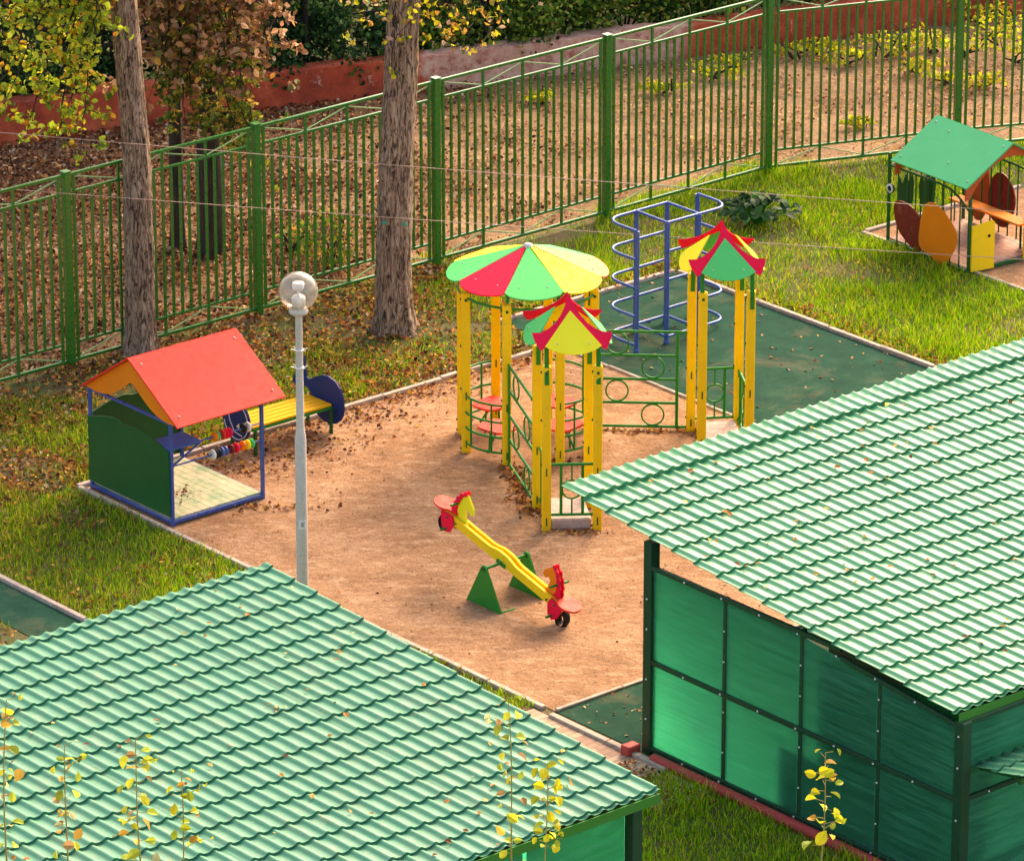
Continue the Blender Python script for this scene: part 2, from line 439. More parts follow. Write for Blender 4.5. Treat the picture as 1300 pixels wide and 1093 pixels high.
# glass globe
m, nt, b = newmat('clear_globe')
b.inputs["Base Color"].default_value = (.96, .93, .9, 1); b.inputs["Roughness"].default_value = .06
b.inputs["Transmission Weight"].default_value = .92; b.inputs["IOR"].default_value = 1.25
M['globe'] = m
m, nt, b = newmat('off_white_porcelain'); b.inputs["Base Color"].default_value = (.82, .80, .76, 1); b.inputs["Roughness"].default_value = .3; M['porcelain'] = m  # plain off-white, shared by the lamp holder and cable ties
# brick pavers
m, nt, b = newmat('brick_pavers')
br = nt.nodes.new("ShaderNodeTexBrick"); v = coord(nt, (1, 1, 1), (0, 0, -TH))
nt.links.new(v, br.inputs["Vector"]); br.inputs["Scale"].default_value = 1
br.inputs["Brick Width"].default_value = .22; br.inputs["Row Height"].default_value = .11; br.inputs["Mortar Size"].default_value = .008
br.inputs["Color1"].default_value = (.60, .36, .24, 1); br.inputs["Color2"].default_value = (.26, .13, .09, 1); br.inputs["Mortar"].default_value = (.14, .09, .06, 1)
nt.links.new(mix(nt, .25, br.outputs[0], ramp(nt, noise(nt, 9, 6, .7, vec=v), [(.3, (.3, .2, .13)), (.7, (.7, .5, .36))])), b.inputs["Base Color"]); b.inputs["Roughness"].default_value = .9
bump(nt, b, br.outputs[1], -.5, .006); M['bricks'] = m

# ------------------------------------------------------------------ setting: ground sheets
KV = 1.62     # v of the long kerb behind the sand
def sheet(name, quad_uv, m, z=0.0, sub=1, label=None):
    a, b_, c_, d_ = quad_uv        # u0,u1,v0,v1
    mb = MB(); mb.add([uv(a, c_, z), uv(b_, c_, z), uv(b_, d_, z), uv(a, d_, z)], [(0, 1, 2, 3)])
    return tag(mb.build(name, m), label, None, None, 'structure')
mb = MB(); s_ = 900
mb.add([xyz(-s_, -s_, -.02), xyz(s_, -s_, -.02), xyz(s_, s_, -.02), xyz(-s_, s_, -.02)], [(0, 1, 2, 3)])
tag(mb.build('ground', M['yard']), 'brown leaf strewn soil beyond the green fence', None, None, 'structure')
mb = MB()
mb.add([uv(-26, -24, 0), uv(22, -24, 0), uv(22, 4.72 - 14 * .385, 0), uv(8.0, 4.72, 0), uv(-26, 4.72, 0)], [(0, 1, 2, 3, 4)])
tag(mb.build('lawn', M['soil']), 'green lawn inside the fence', None, None, 'structure')
_w = unit(xyz(27, 11.676)); _n = np.cross(Z, _w)
mb = MB(); _a = xyz(-14, 6.504) - _w * 60 + _n * .2; _b = xyz(13, 18.18) + _w * 60 + _n * .2
mb.add([_a + Z * .02, _b + Z * .02, _b + _n * 160 + Z * .02, _a + _n * 160 + Z * .02], [(0, 1, 2, 3)])
tag(mb.build('rear_lawn', M['soil']), 'rough grass ground behind the red wall', None, None, 'structure')
sheet('sand_ground', (-4.5, 2.07, -5.9, KV), M['sand'], .006, label='packed tan sand of the playground')
sheet('rubber_pad', (2.07, 4.72, -5.9, 2.62), M['rubber'], .007, label='dark green rubber pad around the blue climbing frame')
sheet('rubber_path', (-4.5, 6.0, -7.1, -5.9), M['rubber'], .0075, label='dark green rubber strip in front of the tiled pavilion')
sheet('side_path', (-7.22, -6.62, -5.4, 8), M['rubber'], .007, label='dark green rubber path at the left')
sheet('brick_path', (-5.25, -4.62, -8.2, -5.72), M['bricks'], .008, label='red and tan brick paving strip')
sheet('sand_patch', (7.38, 10.0, -4.0, 2.2), M['sand'], .006, label='sand around the green roofed playhouse')
def kerb(p, q, wd=.07, ht=.05, name='kerb', m='kerb', label=None):
    mb = MB(); p = np.array(p); q = np.array(q); L = np.linalg.norm(q - p); n = max(1, int(round(L / .82))); d = (q - p) / L
    nn = np.cross(Z, d)
    for i in range(n):
        a = p + d * (L * i / n + .006); b_ = p + d * (L * (i + 1) / n - .006)
        j = nn * random.uniform(-.008, .008); h = ht + random.uniform(-.006, .006)
        mb.box((a + b_) / 2 + j + Z * (h / 2 - .02), d, nn, Z, np.linalg.norm(b_ - a), wd, h + .04, .006)
    return tag(mb.build(name, M[m]), label, None, None, 'structure')
kerb(uv(-4.54, 1.66), uv(2.03, 1.66), .06, .05)
kerb(uv(-4.55, 1.61), uv(-4.55, -5.8), .06, .045)
kerb(uv(2.07, 1.60), uv(2.07, -5.8), .04, .03)
kerb(uv(2.07, 2.66), uv(4.72, 2.66), .06, .045)
kerb(uv(4.75, 2.60), uv(4.75, -5.8), .06, .045)
kerb(uv(-4.5, -5.9), uv(4.7, -5.9), .045, .035)
kerb(uv(-4.60, -5.95), uv(-4.60, -7.6), .07, .04)
kerb(uv(-6.58, 7), uv(-6.58, -5.4), .06, .045)
kerb(uv(7.34, 2.22), uv(7.34, -4), .06, .04)
kerb(uv(7.40, 2.24), uv(10, 2.24), .06, .04)

# ------------------------------------------------------------------ scattered leaves and grass
def leaves_mesh(C, Nrm, size, roll, tint, fold=.25, aspect=.72):
    "C (n,3) centres, Nrm (n,3) unit normals, size (n,), roll (n,), tint (n,3) -> verts, faces, colours. Each leaf: 6 verts, 2 quads"
    n = len(C)
    ref = np.where(np.abs(Nrm[:, 2:3]) < .9, np.array([[0, 0, 1.0]]), np.array([[1.0, 0, 0]]))
    a = np.cross(Nrm, ref); a /= np.linalg.norm(a, axis=1, keepdims=True); b_ = np.cross(Nrm, a)
    ca, sa = np.cos(roll)[:, None], np.sin(roll)[:, None]
    A = a * ca + b_ * sa; B = -a * sa + b_ * ca
    h = size[:, None] / 2; w_ = h * aspect
    up_ = Nrm * h * fold
    P = np.stack([C - A * h, C - A * h * .15 + B * w_ + up_, C + A * h * .5 + B * w_ * .7 + up_, C + A * h * 1.05, C + A * h * .5 - B * w_ * .7 + up_, C - A * h * .15 - B * w_ + up_], 1)
    vts = P.reshape(-1, 3)
    base = (np.arange(n) * 6)[:, None]
    F = np.concatenate([base + np.array([[0, 1, 2, 3]]), base + np.array([[0, 3, 4, 5]])], 0)
    col = np.repeat(tint, 6, 0)
    return vts, F, col
def round_leaves(C, Nrm, size, roll, tint, fold=.15, aspect=.85):
    n = len(C); ref = np.where(np.abs(Nrm[:, 2:3]) < .9, np.array([[0, 0, 1.0]]), np.array([[1.0, 0, 0]]))
    a = np.cross(Nrm, ref); a /= np.linalg.norm(a, axis=1, keepdims=True); b_ = np.cross(Nrm, a)
    ca, sa = np.cos(roll)[:, None], np.sin(roll)[:, None]; A = a * ca + b_ * sa; B = -a * sa + b_ * ca
    h = size[:, None] / 2
    out = [(-.95, 0), (-.80, .42), (-.35, .80), (.15, .78), (.60, .48), (1.1, 0), (.60, -.48), (.15, -.78), (-.35, -.80), (-.80, -.42)]
    P = [C] + [C + A * h * x + B * h * aspect * y + Nrm * h * (fold * abs(y) - .12 * x * x) for x, y in out]
    V_ = np.stack(P, 1).reshape(-1, 3); base = (np.arange(n) * 11)[:, None]
    F = np.concatenate([base + np.array([[0, 1 + k, 1 + (k + 1) % 10]]) for k in range(10)], 0)
    return V_, F, np.repeat(tint, 11, 0)
def rand_unit(n, up=0.0):
    v_ = rng.normal(size=(n, 3)); v_[:, 2] = np.abs(v_[:, 2]) + up if up else v_[:, 2]
    return v_ / np.linalg.norm(v_, axis=1, keepdims=True)
def pick(pal, n, jit=.25):
    pal = np.array(pal); w_ = pal[:, 3] / pal[:, 3].sum()
    c = pal[rng.choice(len(pal), n, p=w_), :3]
    return np.clip(c * (1 + rng.normal(size=(n, 1)) * jit), .004, .95)
DRY = [(.42, .14, .035, 3), (.30, .09, .03, 3), (.55, .26, .05, 3), (.17, .06, .025, 3), (.62, .40, .08, 1.6), (.50, .32, .20, 1.5), (.09, .035, .02, 2)]
DARKDRY = [(.30, .11, .045, 3), (.17, .065, .03, 4), (.42, .19, .07, 2), (.07, .03, .018, 5), (.52, .30, .14, 1.5), (.52, .38, .26, 1.2)]
TAN = [(.52, .30, .15, 3), (.40, .20, .09, 3), (.26, .11, .05, 2.5), (.60, .40, .20, 1.4), (.12, .05, .03, 1.5), (.55, .36, .06, .8)]

def vnoise(p, s, seed=0):
    "cheap smooth 2-D value noise in 0..1"
    r_ = np.random.default_rng(seed); T = r_.random((64, 64)); q = p / s
    i = np.floor(q).astype(int); f = q - i; f = f * f * (3 - 2 * f)
    g = lambda a, b_: T[(i[:, 0] + a) % 64, (i[:, 1] + b_) % 64]
    return (g(0, 0) * (1 - f[:, 0]) + g(1, 0) * f[:, 0]) * (1 - f[:, 1]) + (g(0, 1) * (1 - f[:, 0]) + g(1, 1) * f[:, 0]) * f[:, 1]

TRUNK1 = np.array([-4.13, 2.35]); TRUNK2 = np.array([-1.31, 3.12])
def in_view(p, z=0.0, pad=60):
    q = np.column_stack([p, np.full(len(p), z)]) - cam_pos
    zc = q @ fwd; sx_ = 650 + 7000 * q[:, 0] / zc; sy_ = 546.5 - 7000 * (q @ upv) / zc
    return (sx_ > -pad) & (sx_ < 1300 + pad) & (sy_ > -pad) & (sy_ < 1093 + pad)
def scat_uv(n, u0, u1, v0, v1):
    a = rng.uniform(u0, u1, n); b_ = rng.uniform(v0, v1, n)
    return a, b_, np.outer(a, U[:2]) + np.outer(b_, V[:2])

def lawn_mask(a, b_):
    out = np.ones(len(a), bool)
    out &= ~((a > -4.58) & (a < 2.09) & (b_ > -6) & (b_ < 1.69))
    out &= ~((a >= 2.05) & (a < 4.78) & (b_ > -6) & (b_ < 2.69))
    out &= ~((a > -7.24) & (a < -6.54) & (b_ > -5.4))
    out &= ~((a > 7.3) & (b_ < 2.28))
    out &= ~((a > -5.27) & (b_ < -5.7) & (b_ > -7.6))
    out &= ~((a > -4.6) & (b_ < -5.9))
    return out

# grass: tufts of tapered blades
def grass():
    a, b_, p = scat_uv(900000, -12, 13.5, -13, 4.95)
    k = lawn_mask(a, b_) & in_view(p, 0, 190)
    k &= ~((a < -4.8) & (b_ < -6.4) & (a > -7.9) & False)
    # bend of the fence at the right
    k &= ~((a > 8.1) & (b_ > 4.75 - (a - 8.1) * .385))
    n1 = vnoise(p + 31, .9, 3); n2 = vnoise(p + 11, .28, 4)
    worn = np.clip((1 - np.minimum(np.linalg.norm(p - TRUNK2, axis=1), np.linalg.norm(p - TRUNK1, axis=1)) / 2.6), 0, 1)
    left = np.clip((-2.0 - p[:, 0]) / 5, 0, 1)
    dens = .95 - .75 * worn - .35 * left * (n1 < .45) - .5 * ((n1 < .32)) - .45 * left * (n1 < .30) - .55 * ((b_ > 4.25) & (p[:, 0] < 1))
    near_kerb = (np.abs(b_ - 1.75) < .12) & (a < 2)
    dens -= .5 * near_kerb
    k &= rng.random(len(a)) < np.clip(dens + (n2 - .5) * .5, .06, 1)
    p = p[k]; n1 = n1[k]; n2 = n2[k]; worn = worn[k]; left = left[k]; n = len(p)
    h = .035 + .075 * rng.random(n) ** 1.3 * (.6 + .8 * n2) ; h *= (1 - .4 * worn)
    lush = vnoise(p + 5, .5, 9); h *= .75 + .7 * lush
    th = rng.uniform(0, 2 * math.pi, n); wd = rng.uniform(.0035, .0068, n)
    lean = rng.uniform(.1, .9, n) * h; la = rng.uniform(0, 2 * math.pi, n)
    C = np.column_stack([p, np.full(n, 0.0)])
    side = np.column_stack([np.cos(th), np.sin(th), np.zeros(n)]) * wd[:, None]
    ln = np.column_stack([np.cos(la), np.sin(la), np.zeros(n)]) * lean[:, None]
    hz = np.zeros((n, 3)); hz[:, 2] = h
    P = np.stack([C - side, C + side, C + hz * .62 + ln * .35 + side * .7, C + hz + ln, C + hz * .62 + ln * .35 - side * .7], 1).reshape(-1, 3)
    base = (np.arange(n) * 5)[:, None]
    F4 = base + np.array([[0, 1, 2, 4]]); F3 = base + np.array([[4, 2, 3, 3]])
    pal = [(.22, .44, .012, 4), (.37, .57, .016, 3.4), (.55, .62, .03, 1.8), (.10, .25, .014, 2.4), (.66, .50, .05, .8)]
    pal2 = [(.17, .29, .015, 3), (.32, .40, .02, 3), (.48, .40, .05, 2), (.09, .16, .015, 2)]
    t1 = pick(pal, n, .2); t2 = pick(pal2, n, .2)
    wv = np.clip(left * 1.3 + worn * .8 + (n1 < .4) * .3, 0, 1)
    t = np.where((rng.random(n) < wv)[:, None], t2, t1)
    # triangles via degenerate-free split
    V_ = P; tri = np.concatenate([base + np.array([[0, 1, 2]]), base + np.array([[0, 2, 4]]), base + np.array([[4, 2, 3]])], 0)
    tag(np_mesh('grass', V_, tri, M['blade'], colors=np.repeat(t, 5, 0)), 'green and yellowing grass blades on the lawn', None, None, 'stuff')
grass()

WB = [xyz(-14.0, 6.504), xyz(13.0, 18.18)]                       # foot line of the retaining wall
def wall_y(x): return WB[0][1] + (x - WB[0][0]) / (WB[1][0] - WB[0][0]) * (WB[1][1] - WB[0][1])

def litter():
    Cs, Ts, Ss = [], [], []
    def put(p, pal, s0, s1, jz=.02, jit=.28, z=0.0):
        n = len(p)
        if n == 0: return
        Cs.append(np.column_stack([p, z + .004 + rng.random(n) * jz])); Ts.append(pick(pal, n, jit)); Ss.append(rng.uniform(s0, s1, n))
    # beyond the fence
    a, b_, p = scat_uv(170000, -7, 17, 4.2, 12.5)
    k = in_view(p, 0, 150) & (p[:, 1] < wall_y(p[:, 0])) & (b_ > np.where(a < 8, 4.75, 4.75 - (a - 8) * .385))
    a, b_, p = a[k], b_[k], p[k]
    lf = np.clip((1.5 - p[:, 0]) / 4.5, 0, 1); n1 = vnoise(p + 3, .8, 21); n3 = vnoise(p, .3, 22)
    d = .10 + .62 * lf + .8 * (n1 - .45) + .35 * (n3 - .5)
    k = rng.random(len(p)) < np.clip(d, .03, 1)
    p, lf = p[k], lf[k]
    dk = rng.random(len(p)) < lf * 1.1
    put(p[dk], DARKDRY, .03, .075, .05); put(p[~dk], TAN, .025, .06, .02)
    # lawn by the trees
    a, b_, p = scat_uv(30000, -9, 3.5, 1.66, 4.7)
    k = in_view(p) & lawn_mask(a, b_); a, b_, p = a[k], b_[k], p[k]
    n1 = vnoise(p + 7, .6, 31); d = .34 + .4 * np.exp(-(np.linalg.norm(p - TRUNK2, axis=1) / 1.1) ** 2) + .9 * (n1 - .42) + .45 * np.exp(-((b_ - 1.85) / .3) ** 2) + .3 * (b_ > 4.2)
    k = rng.random(len(p)) < np.clip(d, .04, .9); put(p[k], DRY, .03, .07, .06)
    # lawn left
    a, b_, p = scat_uv(16000, -9, -4.5, -6, 1.8)
    k = in_view(p) & lawn_mask(a, b_); a, b_, p = a[k], b_[k], p[k]
    n1 = vnoise(p + 9, .7, 33); d = .05 + 1.1 * np.clip(n1 - .5, 0, 1) + .25 * (b_ > .3)
    k = rng.random(len(p)) < np.clip(d, .03, .8); put(p[k], DRY, .03, .065, .06)
    # right lawn
    a, b_, p = scat_uv(2600, 4.8, 12, -3, 4.6)
    k = lawn_mask(a, b_); put(p[k], [(.60, .36, .05, 3), (.5, .22, .05, 2)], .025, .05, .06)
    a, b_, p = scat_uv(900, 4.8, 5.1, -3, 3.0); put(p, DRY, .03, .06, .05)
    a, b_, p = scat_uv(700, 2.1, 4.9, 2.62, 2.95); put(p, DRY, .03, .06, .05)
    # sand: sparse, heaps along kerbs and under the sloping rail
    a, b_, p = scat_uv(1500, -4.5, 2.05, -5.85, 1.6)
    n1 = vnoise(p + 2, .7, 41); k = rng.random(len(p)) < np.clip(.15 + 1.5 * (n1 - .4), .08, 1); put(p[k], TAN + DRY, .015, .045, .01)
    a, b_, p = scat_uv(2600, -4.2, 2.0, .9, 1.62)
    k = rng.random(len(p)) < np.clip(.9 * np.exp(-((1.6 - b_) / .22) ** 2) * (.4 + 1.1 * vnoise(p, .35, 42)), 0, 1); put(p[k], DRY, .03, .065, .03)
    def heap(c, rx, ry, n, pal=DRY):
        q = rng.normal(size=(n, 2)) * [rx, ry] + c; put(q, pal, .03, .065, .03)
    g = ground(690, 600)
    for t in np.linspace(0, 1, 8):
        heap(np.array([.02 + .2 * t, -1.15 - 1.15 * t]) + [-.02, -.05], .07, .12, 55)
    heap(uv(-1.0, 1.3)[:2], .5, .14, 120); heap(uv(.2, 1.35)[:2], .45, .12, 90); heap([.55, -.95], .22, .08, 30); heap([1.35, -.05], .35, .05, 90); heap([.62, -2.95], .25, .04, 30)
    heap(uv(-3.7, .4)[:2], .25, .18, 60); heap(uv(-2.9, 1.0)[:2], .35, .15, 150); heap(uv(-2.2, .95)[:2], .35, .15, 120)
    heap(uv(-3.4, -.05)[:2], .35, .06, 60); heap([1.95, -.05], .12, .08, 50)
    heap(uv(-1.6, 1.0)[:2], .4, .2, 80)
    a, b_, p = scat_uv(150, 2.1, 4.7, -2.5, 2.6); put(p, TAN, .02, .06, .01)
    a, b_, p = scat_uv(60, -4.5, -3, -7, -5.9); put(p, TAN, .02, .05, .01)
    a, b_, p = scat_uv(60, 7.4, 9, -1.5, 2.2); put(p, TAN, .02, .05, .01)
    a, b_, p = scat_uv(500, -5.2, -4.7, -8.4, -7.2); put(p, DRY, .02, .05, .03)
    # on the playhouse floor
    q = rng.normal(size=(45, 2)) * [.13, .1] + uv(-3.95, .75)[:2]; put(q, DARKDRY, .02, .05, .01, z=.085)
    C = np.concatenate(Cs); T = np.concatenate(Ts); S_ = np.concatenate(Ss); n = len(C)
    N_ = rand_unit(n, .9)
    v_, f, c = leaves_mesh(C, N_, S_, rng.uniform(0, 6.28, n), T, .35)
    v_[:, 2] = np.maximum(v_[:, 2], .010)
    tag(np_mesh('fallen_leaves', v_, f, M['litter'], colors=c), 'fallen brown and yellow autumn leaves lying on the ground', None, None, 'stuff')
litter()

# ------------------------------------------------------------------ metal fence
def fence():
    posts = [uv(-2.444 + 2.621 * i, 4.62) for i in range(-2, 5)]
    p6 = xyz(5.474, 9.574); posts.append(p6)
    d = unit(xyz(6.159, 9.761) - p6)
    a0 = math.atan2(d[1], d[0])
    for i in range(1, 3):
        posts.append(posts[-1] + 2.6 * xyz(math.cos(a0), math.sin(a0)))
    root = tag(empty('picket_fence', posts[3]), 'long green metal picket fence with zigzag braces behind the playground', 'fence')
    ZL, ZB, ZT, ZU = .085, .29, 2.03, 2.235
    for i, p in enumerate(posts):
        dd = unit((posts[i + 1] - p) if i < len(posts) - 1 else (p - posts[i - 1])); nn = np.cross(Z, dd)
        mb = MB(); mb.box(p + Z * 1.12, dd, nn, Z, .086, .086, 2.30, .008)
        mb.box(p + Z * 2.277, dd, nn, Z, .10, .10, .014, .004)
        mb.build('post', M['fence'], root)
    for i in range(len(posts) - 1):
        p, q = posts[i], posts[i + 1]; L = np.linalg.norm(q - p); d = (q - p) / L; nn = np.cross(Z, d)
        a, b_ = .105, L - .105
        at = lambda t, z: p + d * t + Z * z
        fr = MB()
        for z in (ZL, ZU): fr.bar(at(.035, z), at(L - .035, z), .034, .034, bev=.004)
        for t in (a, b_): fr.bar(at(t, ZL + .017), at(t, ZU - .017), .032, .032, nn, bev=.004)
        for z in (ZB, ZT): fr.bar(at(a + .016, z), at(b_ - .016, z), .026, .028, bev=.003)
        pan = fr.build('panel_frame', M['fence'], root)
        n = 20; pk = MB(); W_ = (b_ - a)
        for k in range(1, n):
            t = a + W_ * k / n
            long_ = k in (5, 10, 15)
            z0, z1 = (ZB + .014, ZT - .014)
            pk.bar(at(t, z0), at(t, z1), .026, .026, nn)
            if long_:
                pk.bar(at(t, ZT + .014), at(t, ZU - .017), .026, .026, nn)
                pk.bar(at(t, ZL + .017), at(t, ZB - .014), .026, .026, nn)
        pk.build('pickets', M['fence'], pan)
        br = MB(); br2 = MB(); xs = [a, a + W_ * .25, a + W_ * .5, a + W_ * .75, b_]
        for k in range(4):
            zz = (ZU - .03, ZT + .02) if k % 2 == 0 else (ZT + .02, ZU - .03)
            br.bar(at(xs[k], zz[0]), at(xs[k + 1], zz[1]), .012, .012)
            zz = (ZL + .02, ZB - .02) if k % 2 == 0 else (ZB - .02, ZL + .02)
            br2.bar(at(xs[k], zz[0]), at(xs[k + 1], zz[1]), .012, .012)
        br.build('brace', M['brace'], pan); br2.build('brace', M['brace'], pan)
fence()

# ------------------------------------------------------------------ retaining wall, iron railing
def wall():
    d = unit(WB[1] - WB[0]); nn = np.cross(Z, d); L = np.linalg.norm(WB[1] - WB[0])
    n = 210; vs_, F = [], []
    x0 = np.array([*WB[0]])
    rr = np.random.default_rng(5); jag = np.cumsum(rr.normal(size=n + 1)) * .01; jag -= np.linspace(0, jag[-1], n + 1)
    for i in range(n + 1):
        t = L * i / n; xw = (x0 + d * t)[0]
        h = .56 - .010 * (xw + 6) + jag[i] * .4 + rr.normal() * .006
        c = x0 + d * t
        for (o, z) in ((0 + rr.normal() * .006, -.05), (rr.normal() * .01, h * .5), (rr.normal() * .008, h), (.28, h + rr.normal() * .005), (.28, -.05)):
            vs_.append(c + nn * o + Z * z)
    for i in range(n):
        for k in range(4): F.append((i * 5 + k, (i + 1) * 5 + k, (i + 1) * 5 + k + 1, i * 5 + k + 1))
    F = [tuple(reversed(f)) for f in F]
    F.append((0, 1, 2, 3, 4)); F.append(tuple(n * 5 + k for k in (4, 3, 2, 1, 0)))
    mb = MB(); mb.add(vs_, F); tag(mb.build('retaining_wall', M['limewash']), 'low red limewashed retaining wall with peeling pink plaster, beyond the fence', 'wall')
    root = tag(empty('iron_railing', WB[0] + nn * .6), 'dark iron railing standing in the shrubs behind the red wall', 'railing')
    for z in (.95, 1.25, 1.75):
        mb = MB(); mb.bar(WB[0] + nn * .55 + Z * z, WB[1] + nn * .55 + Z * z, .03, .04); mb.build('rail', M['dull'], root)
    k = 0
    t = .4
    while t < L:
        mb = MB(); mb.bar(WB[0] + d * t + nn * .55, WB[0] + d * t + nn * .55 + Z * 1.95, .09, .09, nn, bev=.01); mb.build('post', M['dull'], root)
        t += 2.45
    root2 = None
wall()

# ------------------------------------------------------------------ trees and shrubs
def trunk_mesh(pts, rads, seed=0, nseg=34, rings=90, flare=0.0):
    pts = [np.array(p, float) for p in pts]; m = len(pts); r_ = np.random.default_rng(seed)
    T = np.linspace(0, m - 1, rings); ph = r_.uniform(0, 6.28, 8)
    vs_ = []
    for t in T:
        i = min(int(t), m - 2); f = t - i; f2 = f * f * (3 - 2 * f)
        c = pts[i] * (1 - f2) + pts[i + 1] * f2 if m > 2 else pts[i] * (1 - f) + pts[i + 1] * f
        c = pts[i] * (1 - f) + pts[i + 1] * f
        rad = rads[i] * (1 - f) + rads[i + 1] * f
        for k in range(nseg):
            a = 2 * math.pi * k / nseg
            rg = 1 + .05 * math.sin(9 * a + ph[0] + 1.3 * math.sin(c[2] * 2.1 + ph[1])) + .035 * math.sin(15 * a + ph[2] + 1.1 * math.sin(c[2] * 3.7)) + .03 * math.sin(3 * a + ph[3] + c[2]) + r_.normal() * .018
            fl = 1 + flare * math.exp(-c[2] / .18) * (1 + .6 * math.sin(5 * a + ph[4]))
            vs_.append(c + rad * rg * fl * (X * math.cos(a) + Y * math.sin(a)))
    F = [(i * nseg + k, i * nseg + (k + 1) % nseg, (i + 1) * nseg + (k + 1) % nseg, (i + 1) * nseg + k) for i in range(rings - 1) for k in range(nseg)]
    mb = MB(); mb.add(vs_, F, True); return mb

def leaf_cloud(centers, radii, counts, size, pal, updn=.3, hang=False):
    Cs = []
    for c, r_, n in zip(centers, radii, counts):
        q = rng.normal(size=(n, 3)); q /= np.linalg.norm(q, axis=1, keepdims=True); q *= (rng.random((n, 1)) ** .45) * np.array(r_)
        Cs.append(q + np.array(c))
    C = np.concatenate(Cs); n = len(C)
    N_ = rng.normal(size=(n, 3)); N_[:, 2] += updn * 2; N_[:, 1] -= .5; N_ /= np.linalg.norm(N_, axis=1, keepdims=True)
    S_ = rng.uniform(size[0], size[1], n)
    return leaves_mesh(C, N_, S_, rng.uniform(0, 6.28, n), pick(pal, n, .3), .25)
def twig(mb, p, q, r0=.012, r1=.004, sag=.1, n=7):
    p = np.array(p); q = np.array(q); pts = []
    for i in range(n + 1):
        t = i / n; pts.append(p * (1 - t) + q * t + Z * (-sag * 4 * t * (1 - t) * -1 if sag > 0 else 0) + rng.normal(size=3) * .012)
    mb.tube(pts, list(np.linspace(r0, r1, n + 1)), 5, cap=False)
    return pts
YG = [(.42, .48, .04, 3), (.28, .40, .03, 3), (.62, .56, .05, 2.2), (.62, .33, .035, 1.0), (.15, .24, .03, 2), (.5, .18, .03, .4)]
PB = [(.36, .18, .09, 3), (.48, .27, .15, 3), (.22, .10, .05, 2.5), (.60, .38, .24, 1.3), (.55, .30, .06, 1.2), (.15, .14, .04, 2.5)]
OG = [(.10, .16, .025, 3), (.20, .24, .03, 3), (.40, .32, .05, 2), (.50, .25, .05, 1.5), (.05, .09, .02, 2)]
IVY = [(.022, .075, .022, 4), (.045, .13, .03, 3), (.10, .20, .045, 1.6), (.012, .04, .016, 3), (.24, .30, .12, .4)]
BUSHG = [(.05, .14, .02, 3), (.12, .24, .03, 3), (.26, .34, .04, 1.5), (.02, .06, .015, 2.5), (.40, .30, .05, .5)]
YEL = [(.60, .56, .03, 4), (.45, .48, .03, 3), (.28, .36, .03, 2), (.55, .30, .04, 1)]

def branchy(root, sprays, size, pal, per, r_=.15, name='crown', tw='branch'):
    "sprays: list of polylines; leaves hang along them"
    mb = MB(); cs, rs, ns = [], [], []
    for pl in sprays:
        pl = [np.array(p, float) for p in pl]
        dense = []
        for i in range(len(pl) - 1):
            for t in np.linspace(0, 1, 5)[:-1]: dense.append(pl[i] * (1 - t) + pl[i + 1] * t + rng.normal(size=3) * .015)
        dense.append(pl[-1])
        mb.tube(dense, list(np.linspace(.016, .004, len(dense))), 5, cap=False)
        for j, p in enumerate(dense):
            if j < len(dense) * .15: continue
            for s2 in range(2):
                off = rng.normal(size=3) * r_ * .8; off[2] -= .04
                q = p + off; mb.tube([p, (p + q) / 2 + rng.normal(size=3) * .01, q], [.005, .004, .003], 4, cap=False)
                cs.append(q); rs.append((r_ * .6, r_ * .6, r_ * .5)); ns.append(per)
    mb.build(tw, M['darkbark'], root)
    v_, f, c = leaf_cloud(cs, rs, ns, size, pal)
    np_mesh(name, v_, f, M['leaf'], root, colors=c)

def spray_grid(pts_px, yy, start):
    "branches from a start point to places seen at pixel positions on depth plane yy"
    out = []
    for (x, y, dy) in pts_px:
        e = at_y(x, y, yy + dy); s = np.array(start); m1 = s * .45 + e * .55 + Z * .35; m2 = s * .15 + e * .85 + Z * .12
        out.append([s, m1, m2, e])
    return out

# tree by the left playhouse
t1 = tag(empty('tree', xyz(TRUNK1[0], TRUNK1[1])), 'leaning tree with furrowed trunk behind the red roofed playhouse, yellow green leaves', 'tree')
x0, y0 = TRUNK1
mb = trunk_mesh([xyz(x0, y0, -.05), xyz(x0 + .03, y0, 1.2), xyz(x0 + .02, y0, 2.25), xyz(x0 - .08, y0, 4.0), xyz(x0 - .25, y0 + .1, 6.0), xyz(x0 - .2, y0 + .1, 7.4)], [.165, .158, .15, .142, .11, .05], 3, rings=120, flare=.40)
mb.build('trunk', M['bark'], t1)
st = xyz(x0 - .2, y0, 5.2)
pp = [(12, 20, -.3), (40, 60, -.5), (75, 20, -.2), (100, 90, -.4), (60, 110, -.3), (20, 100, -.6), (90, 140, -.2), (35, 165, -.4), (105, 165, -.3), (118, 60, -.5), (10, 60, 0), (130, 15, -.3), (70, 185, -.3), (-10, 130, -.2), (50, 10, -.5)]
branchy(t1, spray_grid(pp, y0 - .2, st), (.055, .10), YG, 9, .17)
# upper crown
cs = [xyz(x0 - .3, y0, 6.6), xyz(x0 - 1.5, y0 - .2, 6.0), xyz(x0 + .8, y0 + .4, 6.4), xyz(x0 - .4, y0 + .3, 7.6), xyz(x0 - 1.0, y0 + .8, 7.2)]
v_, f, c = leaf_cloud(cs, [(1.3, 1.2, .8)] * 5, [2600] * 5, (.06, .10), YG); np_mesh('crown', v_, f, M['leaf'], t1, colors=c)
mb = MB()
for c_ in cs: mb.tube([xyz(x0 - .15, y0 + .05, 5.2), (xyz(x0 - .15, y0 + .05, 5.4) + c_) / 2, c_], [.07, .045, .015], 7)
mb.build('limb', M['bark'], t1)

